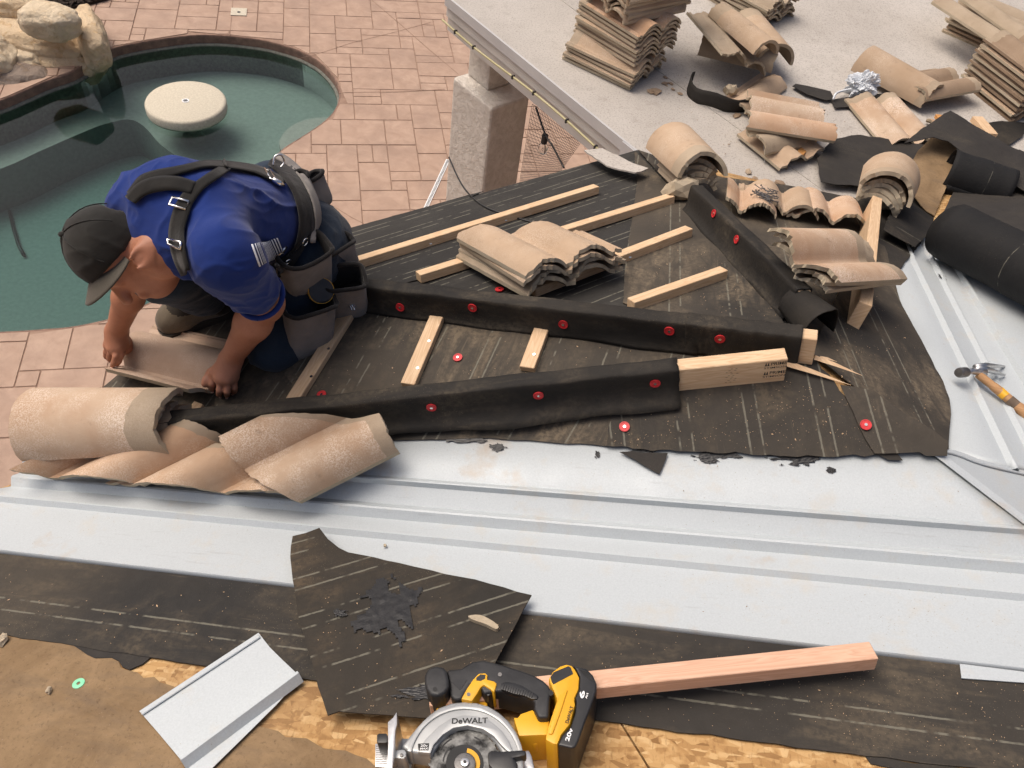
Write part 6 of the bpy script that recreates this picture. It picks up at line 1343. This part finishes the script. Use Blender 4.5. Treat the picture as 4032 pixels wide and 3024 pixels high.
# guard: arch with a rim, then the blade
arcpts = lambda cx, cy, r_, a0, a1, n_: [(cx + r_ * math.cos(rad(a)), cy - r_ * math.sin(rad(a))) for a in np.linspace(a0, a1, n_)]
go = [(300, 905), (345, 850), (450, 720), (560, 610), (650, 545), (760, 505), (880, 490), (990, 500), (1100, 530), (1200, 590), (1290, 670), (1360, 770), (1405, 880), (1425, 1000), (1428, 1120), (1400, 1250), (1240, 1250), (1240, 1050), (1215, 940), (1160, 850), (1090, 780), (1000, 735), (910, 722), (820, 735), (740, 775), (660, 850), (600, 940), (575, 990), (430, 960), (380, 955)]
ex_('blade_guard', go, .098, .055, 'guard_metal', bev=.006, seg=3)
ex_('guard_rim', arcpts(885, 1060, 545, 168, 8, 30) + arcpts(885, 1060, 500, 8, 168, 30), .102, .06, 'guard_metal', bev=.003)
ex_('guard_face', [(450, 955), (520, 840), (640, 720), (760, 645), (880, 615), (1000, 625), (1120, 670), (1220, 750), (1290, 850), (1330, 960), (1290, 960), (1225, 900), (1150, 810), (1050, 745), (910, 712), (780, 735), (680, 800), (600, 890), (570, 968)], .1045, .09, 'guard_metal', bev=.003)
bl_ = ex_('blade', arcpts(885, 1060, 318, 0, 354, 60), .088, .0865, 'blade', bev=0)
tt = []
for k in range(24):
    a = k * 15; tt.append(prism([hit(MAIN, zq(885 + r_ * math.cos(rad(a + da)), 1060 - r_ * math.sin(rad(a + da))), .086) for r_, da in ((312, 0), (334, 1.5), (330, 5), (312, 7))], SAWN, .0025))
mesh_obj('blade_teeth', *merge(*tt), 'blade', bl_)
ex_('blade_vents', arcpts(885, 1060, 262, 150, 118, 12) + arcpts(885, 1060, 250, 118, 150, 12), .0888, .0875, 'black_rubber', bl_, bev=0); ex_('blade_vents', arcpts(885, 1060, 262, 70, 38, 12) + arcpts(885, 1060, 250, 38, 70, 12), .0888, .0875, 'black_rubber', bl_, bev=0); ex_('blade_vents', arcpts(885, 1060, 205, 175, 130, 12) + arcpts(885, 1060, 193, 130, 175, 12), .0888, .0875, 'black_rubber', bl_, bev=0)
ex_('blade_label', arcpts(885, 1060, 172, 0, 354, 44), .0895, .087, 'black_ink', bl_, bev=0); ex_('yellow_ring', arcpts(885, 1060, 140, -60, 80, 24) + arcpts(885, 1060, 100, 80, -60, 24), .0902, .0885, 'yellow_plastic', bl_, bev=0)
ex_('outer_flange', arcpts(885, 1060, 100, 0, 350, 30), .096, .088, 'steel_dark', saw, bev=.003); ex_('arbor_bolt', arcpts(885, 1045, 42, 0, 330, 12), .102, .09, 'steel', saw, bev=.002); ex_('hex_socket', arcpts(885, 1045, 16, 0, 300, 6), .1026, .1, 'black_rubber', saw, bev=0)
# lower guard lever and shoe
ex_('guard_lever', [(1095, 960), (1130, 942), (1220, 948), (1410, 935), (1450, 945), (1445, 985), (1380, 1000), (1330, 1010), (1370, 1060), (1360, 1130), (1150, 1130), (1100, 1060)], .112, .09, 'black_plastic', bev=.006)
ex_('shoe', [(178, 680), (225, 640), (262, 585), (266, 700), (250, 760), (235, 1000), (210, 1250), (165, 1250), (180, 900)], .120, .006, 'steel', bev=.002)
ex_('shoe_flange', [(64, 880), (178, 870), (178, 1100), (64, 1090)], .05, .044, 'steel', bev=.001)
for k in range(9): ex_('scale_mark', [(70, 900 + k * 20), (170, 897 + k * 20), (170, 903 + k * 20), (70, 906 + k * 20)], .0507, .05, 'steel_dark', saw, bev=0)
ex_('bevel_knob', [(78, 800), (95, 785), (165, 785), (178, 800), (178, 860), (165, 872), (90, 872), (78, 860)], .085, .045, 'black_plastic', bev=.005); ex_('pivot_bracket', [(235, 940), (330, 930), (350, 960), (345, 1000), (320, 1018), (235, 1010)], .105, .06, 'guard_metal', bev=.005); ex_('pivot_rivet', arcpts(305, 982, 16, 0, 330, 12), .108, .1, 'steel_dark', bev=.001); ex_('shoe_arm', [(250, 830), (370, 830), (420, 960), (370, 1250), (250, 1250)], .05, .03, 'guard_metal', bev=.003); ex_('shoe_bracket', [(1400, 960), (1470, 930), (1500, 990), (1530, 1120), (1400, 1120)], .07, .03, 'steel', bev=.004)
# motor housing, handle, trigger, battery
ex_('motor_housing', [(610, 580), (640, 500), (700, 470), (850, 470), (1000, 455), (1090, 480), (1100, 560), (900, 620), (680, 620)], .07, .0, 'yellow_plastic', bev=.008)
ex_('body_shell', [(1330, 635), (1370, 640), (1395, 605), (1510, 565), (1560, 640), (1660, 640), (1650, 800), (1590, 800), (1380, 810), (1360, 740)], .085, .0, 'yellow_plastic', bev=.008); ex_('hook_lug', [(1400, 800), (1580, 796), (1580, 850), (1540, 882), (1500, 875), (1460, 850), (1410, 845)], .06, .03, 'yellow_plastic', bev=.006, seg=3)
hnd = ex_('handle', [(715, 205), (850, 188), (950, 125), (1060, 112), (1180, 140), (1400, 205), (1520, 250), (1605, 300), (1650, 340), (1680, 390), (1665, 460), (1655, 640), (1560, 640), (1520, 560), (1525, 490), (1440, 455), (1350, 430), (1230, 395), (1150, 400), (1060, 420), (1000, 320), (940, 330), (890, 420), (855, 470), (790, 475), (755, 440), (745, 330)], .100, .038, 'black_rubber', bev=.010, seg=3)
ex_('grip_panel', [(1215, 330), (1260, 312), (1340, 322), (1420, 350), (1530, 420), (1560, 440), (1550, 470), (1500, 470), (1430, 440), (1330, 420), (1215, 380)], .103, .09, 'black_plastic', hnd, bev=.002)
for k in range(13): ex_('grip_rib', [(1240 + k * 22, 335 + k * 6), (1247 + k * 22, 336 + k * 6), (1236 + k * 22, 385 + k * 6), (1229 + k * 22, 384 + k * 6)], .1045, .1, 'black_rubber', hnd, bev=0)
ex_('auxiliary_knob', [(515, 250), (545, 185), (620, 163), (690, 170), (720, 210), (740, 300), (740, 360), (700, 410), (640, 438), (570, 430), (535, 380), (515, 310)], .112, .05, 'black_rubber', bev=.014, seg=4); ex_('knob_hole', arcpts(612, 380, 20, 0, 340, 14), .1125, .1, 'black_ink', bev=0)
ex_('trigger_frame', [(850, 470), (905, 370), (960, 290), (1010, 235), (1075, 230), (1095, 250), (1090, 290), (1150, 305), (1180, 325), (1155, 410), (1120, 380), (1060, 340), (1030, 365), (1000, 420), (950, 490)], .104, .05, 'yellow_plastic', bev=.004); ex_('lock_recess', [(990, 275), (1030, 245), (1075, 250), (1070, 285), (1030, 305), (990, 300)], .1045, .1, 'black_rubber', bev=0); ex_('trigger', [(1020, 375), (1060, 350), (1120, 380), (1140, 410), (1100, 445), (1060, 410)], .095, .05, 'black_plastic', bev=.004); ex_('frame_screw', arcpts(920, 427, 18, 0, 340, 14), .1046, .1, 'steel_dark', bev=0); ex_('triangle_recess', [(770, 315), (800, 290), (895, 283), (905, 300), (850, 380), (835, 385)], .1008, .09, 'black_plastic', bev=0)
for c_ in ((1207, 245), (1487, 435)): ex_('screw', arcpts(c_[0], c_[1], 19, 0, 340, 14), .1015, .09, 'steel_dark', bev=0)
ex_('battery_mount', [(1650, 280), (1690, 215), (1760, 165), (1815, 148), (1870, 158), (1900, 200), (1938, 270), (1930, 380), (1890, 470), (1900, 520), (1850, 700), (1770, 800), (1735, 890), (1690, 880), (1620, 840), (1640, 740), (1690, 590), (1730, 470), (1690, 380)], .100, .0, 'yellow_plastic', bev=.007); ex_('mount_recess', [(1670, 270), (1700, 225), (1835, 170), (1855, 180), (1880, 240), (1700, 335), (1685, 320)], .1006, .09, 'black_plastic', bev=0); ex_('lanyard_hole', arcpts(1672, 415, 26, 0, 340, 14), .1006, .09, 'black_ink', bev=0)
ex_('mount_rib', [(1745, 440), (1830, 380), (1760, 600), (1690, 790), (1650, 790), (1700, 600)], .1035, .09, 'yellow_plastic', bev=.003)
bat = ex_('battery', [(1875, 160), (2000, 190), (2060, 250), (2095, 330), (2090, 400), (2050, 520), (1985, 690), (1930, 850), (1905, 905), (1870, 922), (1735, 890), (1775, 800), (1850, 730), (1895, 600), (1905, 500), (1895, 450), (1930, 385), (1938, 270), (1905, 200)], .096, .004, 'black_plastic', bev=.008, seg=3)
for k in range(6): ex_('battery_vent', [(1930 + k * 18, 195 + k * 16), (2010 + k * 14, 222 + k * 18), (2012 + k * 14, 230 + k * 18), (1930 + k * 18, 203 + k * 16)], .0967, .09, 'black_ink', bat, bev=0)
# lettering
def text(body_, q0, q1, hgt, lift, mat, parent, pl=MAIN, qf=zq, bold=.012, name='lettering', upv=None, depth=.0004):
    cu = bpy.data.curves.new('txt', 'FONT'); cu.body = body_; cu.size = 1; cu.offset = bold; cu.extrude = 0; tmp = bpy.data.objects.new('txt', cu); COL.objects.link(tmp); bpy.context.view_layer.update(); me = bpy.data.meshes.new_from_object(tmp.evaluated_get(bpy.context.evaluated_depsgraph_get())); bpy.data.objects.remove(tmp)
    A = np.array([v.co for v in me.vertices]); F = [p.vertices[:] for p in me.polygons]; A -= A.min(0); wd = A[:, 0].max(); ht = A[:, 1].max()
    p, q = (hit(pl, qf(*q0), lift), hit(pl, qf(*q1), lift)) if qf else (q0, q1); e1 = unit(q - p); e2 = np.cross(pl[0], e1) if upv is None else upv; L = np.linalg.norm(q - p); V = [p + e1 * a[0] / wd * L + e2 * a[1] / ht * hgt for a in A]
    return mesh_obj(name, V, F, mat, parent)
mp = PXM
text('DeWALT', (765, 698), (1095, 692), 58 * mp, .1052, 'black_ink', saw, bold=.02)
ex_('name_plate', [(455, 880), (558, 876), (552, 940), (460, 940)], .1052, .10, 'black_ink', saw, bev=0); text('20v', (478, 910), (545, 908), 24 * mp, .1056, 'white_paint', saw, bold=.015); text('MAX', (475, 936), (548, 934), 20 * mp, .1056, 'white_paint', saw, bold=.015)
text('DeWALT', (1835, 695), (1885, 540), 34 * mp, .1012, 'black_ink', saw, bold=.02); text('6', (1975, 468), (1990, 400), 50 * mp, .0968, 'white_paint', bat, bold=.03); text('AH', (2005, 470), (2020, 420), 20 * mp, .0968, 'white_paint', bat, bold=.02); text('20v', (1840, 862), (1880, 745), 40 * mp, .0968, 'white_paint', bat, bold=.03)
# stamped print on the front board end
fa = unit(a1 - a0); fside = unit(np.cross(fa, UPZ)); fup = np.cross(fside, fa); fside = fside if fside @ (CAM - a1) > 0 else -fside
FP = (fside, float(fside @ (a1 + fside * .0195)))
def board_text(s, xr, y, w_, h, mat='black_ink', bold=.015): 
    p = a1 - fa * xr + fside * .0194 + fup * y; text(s, p, p + fa * w_, h, 0, mat, ha, qf=None, pl=FP, upv=fup, bold=bold, name='stamp')
board_text('PRIME', .040, .070, .039, .011); board_text('STIMSON', .056, .058, .055, .007, bold=.005); board_text('PRIME', .040, .036, .039, .011); board_text('STIMSON', .056, .024, .055, .007, bold=.005)
for y in (.069, .035):
    p = a1 - fa * .055 + fside * .0194 + fup * y
    for k in range(2): mesh_obj('stamp', [p + fa * (.006 * k), p + fa * (.006 * k + .0055), p + fa * (.006 * k + .0035 ) + fup * .012, p + fa * (.006 * k + .0025) + fup * .012], [(0, 1, 2, 3)], 'black_ink', ha)
for k in range(9): board_text('- -', .150 - (k % 3) * .006, .020 + k * .0065, .016 + .004 * (k % 2), .0016, 'ink_brown', 0)
# ------------------------------------------------------------------ claw hammer on the right valley pan
ham = thing('claw_hammer', hit(MAIN, (2110, 815), .02), 'wooden-handled claw hammer lying across the right valley pan', 'hammer')
HP = lifted(F5, .045)
def hpt(x, y, h=0.0): return hit(HP, (x, y), h)
hs = [hpt(2082, 803, .004), hpt(2096, 802, .004), hpt(2108, 800, .006), hpt(2125, 803, .008)]
mesh_obj('striking_face', *tube([hpt(2070, 805), hpt(2073, 805), hpt(2086, 804), hpt(2090, 804)], [.012, .0145, .0145, .010], 18), 'steel_dark', ham, smooth=False)
o = mesh_obj('head_neck', *tube([hpt(2088, 804), hpt(2098, 802), hpt(2112, 802), hpt(2126, 806)], [.0095, .0085, .012, .013], 14), 'steel', ham, smooth=True)
for s in (-1, 1):
    pts = [hpt(2108, 796 + s * 1.5, .006), hpt(2130, 794 + s * 4, .006), hpt(2150, 797 + s * 6, .000), hpt(2170, 801 + s * 9, -.012)]; mesh_obj('claw', *tube(pts, [.011, .0095, .007, .0035], 8), 'steel', ham, smooth=True)
hpts = [hpt(2112, 808, -.006), hpt(2135, 826, -.008), hpt(2165, 850, -.010), hpt(2200, 880, -.012), hpt(2240, 914, -.012), hpt(2290, 957, -.012), hpt(2330, 990, -.012)]
o = mesh_obj('handle', *tube(smooth_poly(hpts, 4, False), [.0115] * 6 + [.013] * 6 + [.0155] * 13, 14), 'wood_handle', ham, smooth=True, uv=None)
cl = len(o.data.vertices); l = o.data.uv_layers.new(name='UVMap')
for lp in o.data.loops: v = o.data.vertices[lp.vertex_index].co; l.data[lp.index].uv = (v.x * .8 + v.y, v.z + v.y * .7)
mesh_obj('handle_label', *tube([hpt(2157, 843, -.0095), hpt(2173, 857, -.0105)], .0133, 14, False), 'yellow_plastic', ham, smooth=True)
mesh_obj('handle_mark', *tube([hpt(2180, 863, -.0105), hpt(2200, 880, -.012)], .0142, 14, False), 'ink_brown', ham, smooth=True)
# ------------------------------------------------------------------ sawdust, crumbs and grit (too many to count)
def flakes(name, spec, mat, label, seed, cat='sawdust'):
    rg = random.Random(seed); V = []; F = []
    for (pl, lift, px, n_, s0, s1) in spec:
        xs = [p[0] for p in px]; ys = [p[1] for p in px]; k = 0
        while k < n_:
            q = (rg.uniform(min(xs), max(xs)), rg.uniform(min(ys), max(ys)))
            k += 1
            if not inside(px, q): continue
            if noise.noise(Vector((q[0] * .018, q[1] * .03, seed))) < rg.uniform(-.5, .35): continue
            p = hit(pl, q, lift); a = rg.uniform(0, 6.3); l = rg.uniform(s0, s1) * (2.2 if rg.random() < .06 else 1); e1 = unit(np.cross(pl[0], [math.cos(a), math.sin(a), 0])); e2 = np.cross(pl[0], e1); b = len(V); h = l * .35
            V += [p + e1 * l, p + e2 * l * .45, p - e1 * l, p - e2 * l * .45, p + pl[0] * h + e1 * l * .2]; F += [(b, b + 1, b + 4), (b + 1, b + 2, b + 4), (b + 2, b + 3, b + 4), (b + 3, b, b + 4)]
    o = mesh_obj(name, V, F, mat, None); return tag(o, label, cat, kind='stuff')
RF1 = [(1330, 890), (1700, 810), (1830, 860), (2030, 960), (2030, 980), (1320, 962)]; RF5 = [(1760, 780), (1850, 640), (1920, 640), (2030, 850), (2035, 960), (1900, 900)]
flakes('sawdust', [(F1, .0165, RF1, 900, .0007, .0016), (F5, .0165, RF5, 600, .0007, .0016), (MAIN, .007, [(1100, 1420), (1150, 1330), (2212, 1480), (2212, 1659), (1900, 1620), (1200, 1530)], 1000, .0006, .0014), (MAIN, .041, [(850, 1260), (1140, 1315), (1000, 1540), (730, 1540), (660, 1300)], 350, .0009, .0018), (F2, .0095, [(650, 860), (800, 700), (1400, 760), (1200, 800)], 260, .0009, .0018), (F3, .0105, [(1380, 420), (1640, 620), (1700, 700), (1370, 640)], 420, .0009, .0020), (MAIN, .007, [(0, 1210), (630, 1290), (680, 1450), (0, 1360)], 160, .0010, .0022)], 'wood', 'pale sawdust and wood chips sprinkled over the black felt', 3)
def along(pl, a, b, w_, lift, n_): d = (-(b[1] - a[1]), b[0] - a[0]); return (pl, lift, [(a[0], a[1] - w_), (b[0], b[1] - w_), (b[0], b[1] + w_), (a[0], a[1] + w_)], n_, .0007, .0018)
flakes('grit', [along(F1, (900, 1037), (2200, 1139), 3, .0115, 700), along(MAIN, (100, 1055), (2212, 1240), 3, .0125, 800), along(MAIN, (0, 1094), (2212, 1309), 4, .0115, 800), along(F5, (1945, 560), (2170, 1010), 5, .0095, 500), (MAIN, .0115, [(1500, 1250), (2212, 1310), (2212, 1430), (1500, 1370)], 500, .0006, .0013), (F1, .0115, [(1200, 990), (2000, 1010), (2150, 1110), (1200, 1040)], 150, .0006, .0013), (MAIN, .0105, [(2010, 700), (2100, 850), (2212, 1000), (2212, 870), (2080, 650)], 300, .0008, .0016)], 'tile_brown', 'brown grit collected along the ribs of the valley pans', 5, 'grit')
flakes('crumbs', [(FLAT, .009, [(1380, 150), (1900, 200), (1980, 330), (1750, 400), (1560, 370), (1480, 250)], 900, .0015, .0050), (FLAT, .006, [(1200, 60), (2200, 60), (2000, 200), (1300, 220)], 200, .0012, .003), (MAIN, .0045, [(0, 1400), (250, 1440), (520, 1580), (520, 1659), (0, 1659)], 260, .0009, .0030)], 'tile_brown', 'brown mortar crumbs strewn over the roofing and old felt', 7, 'crumbs')
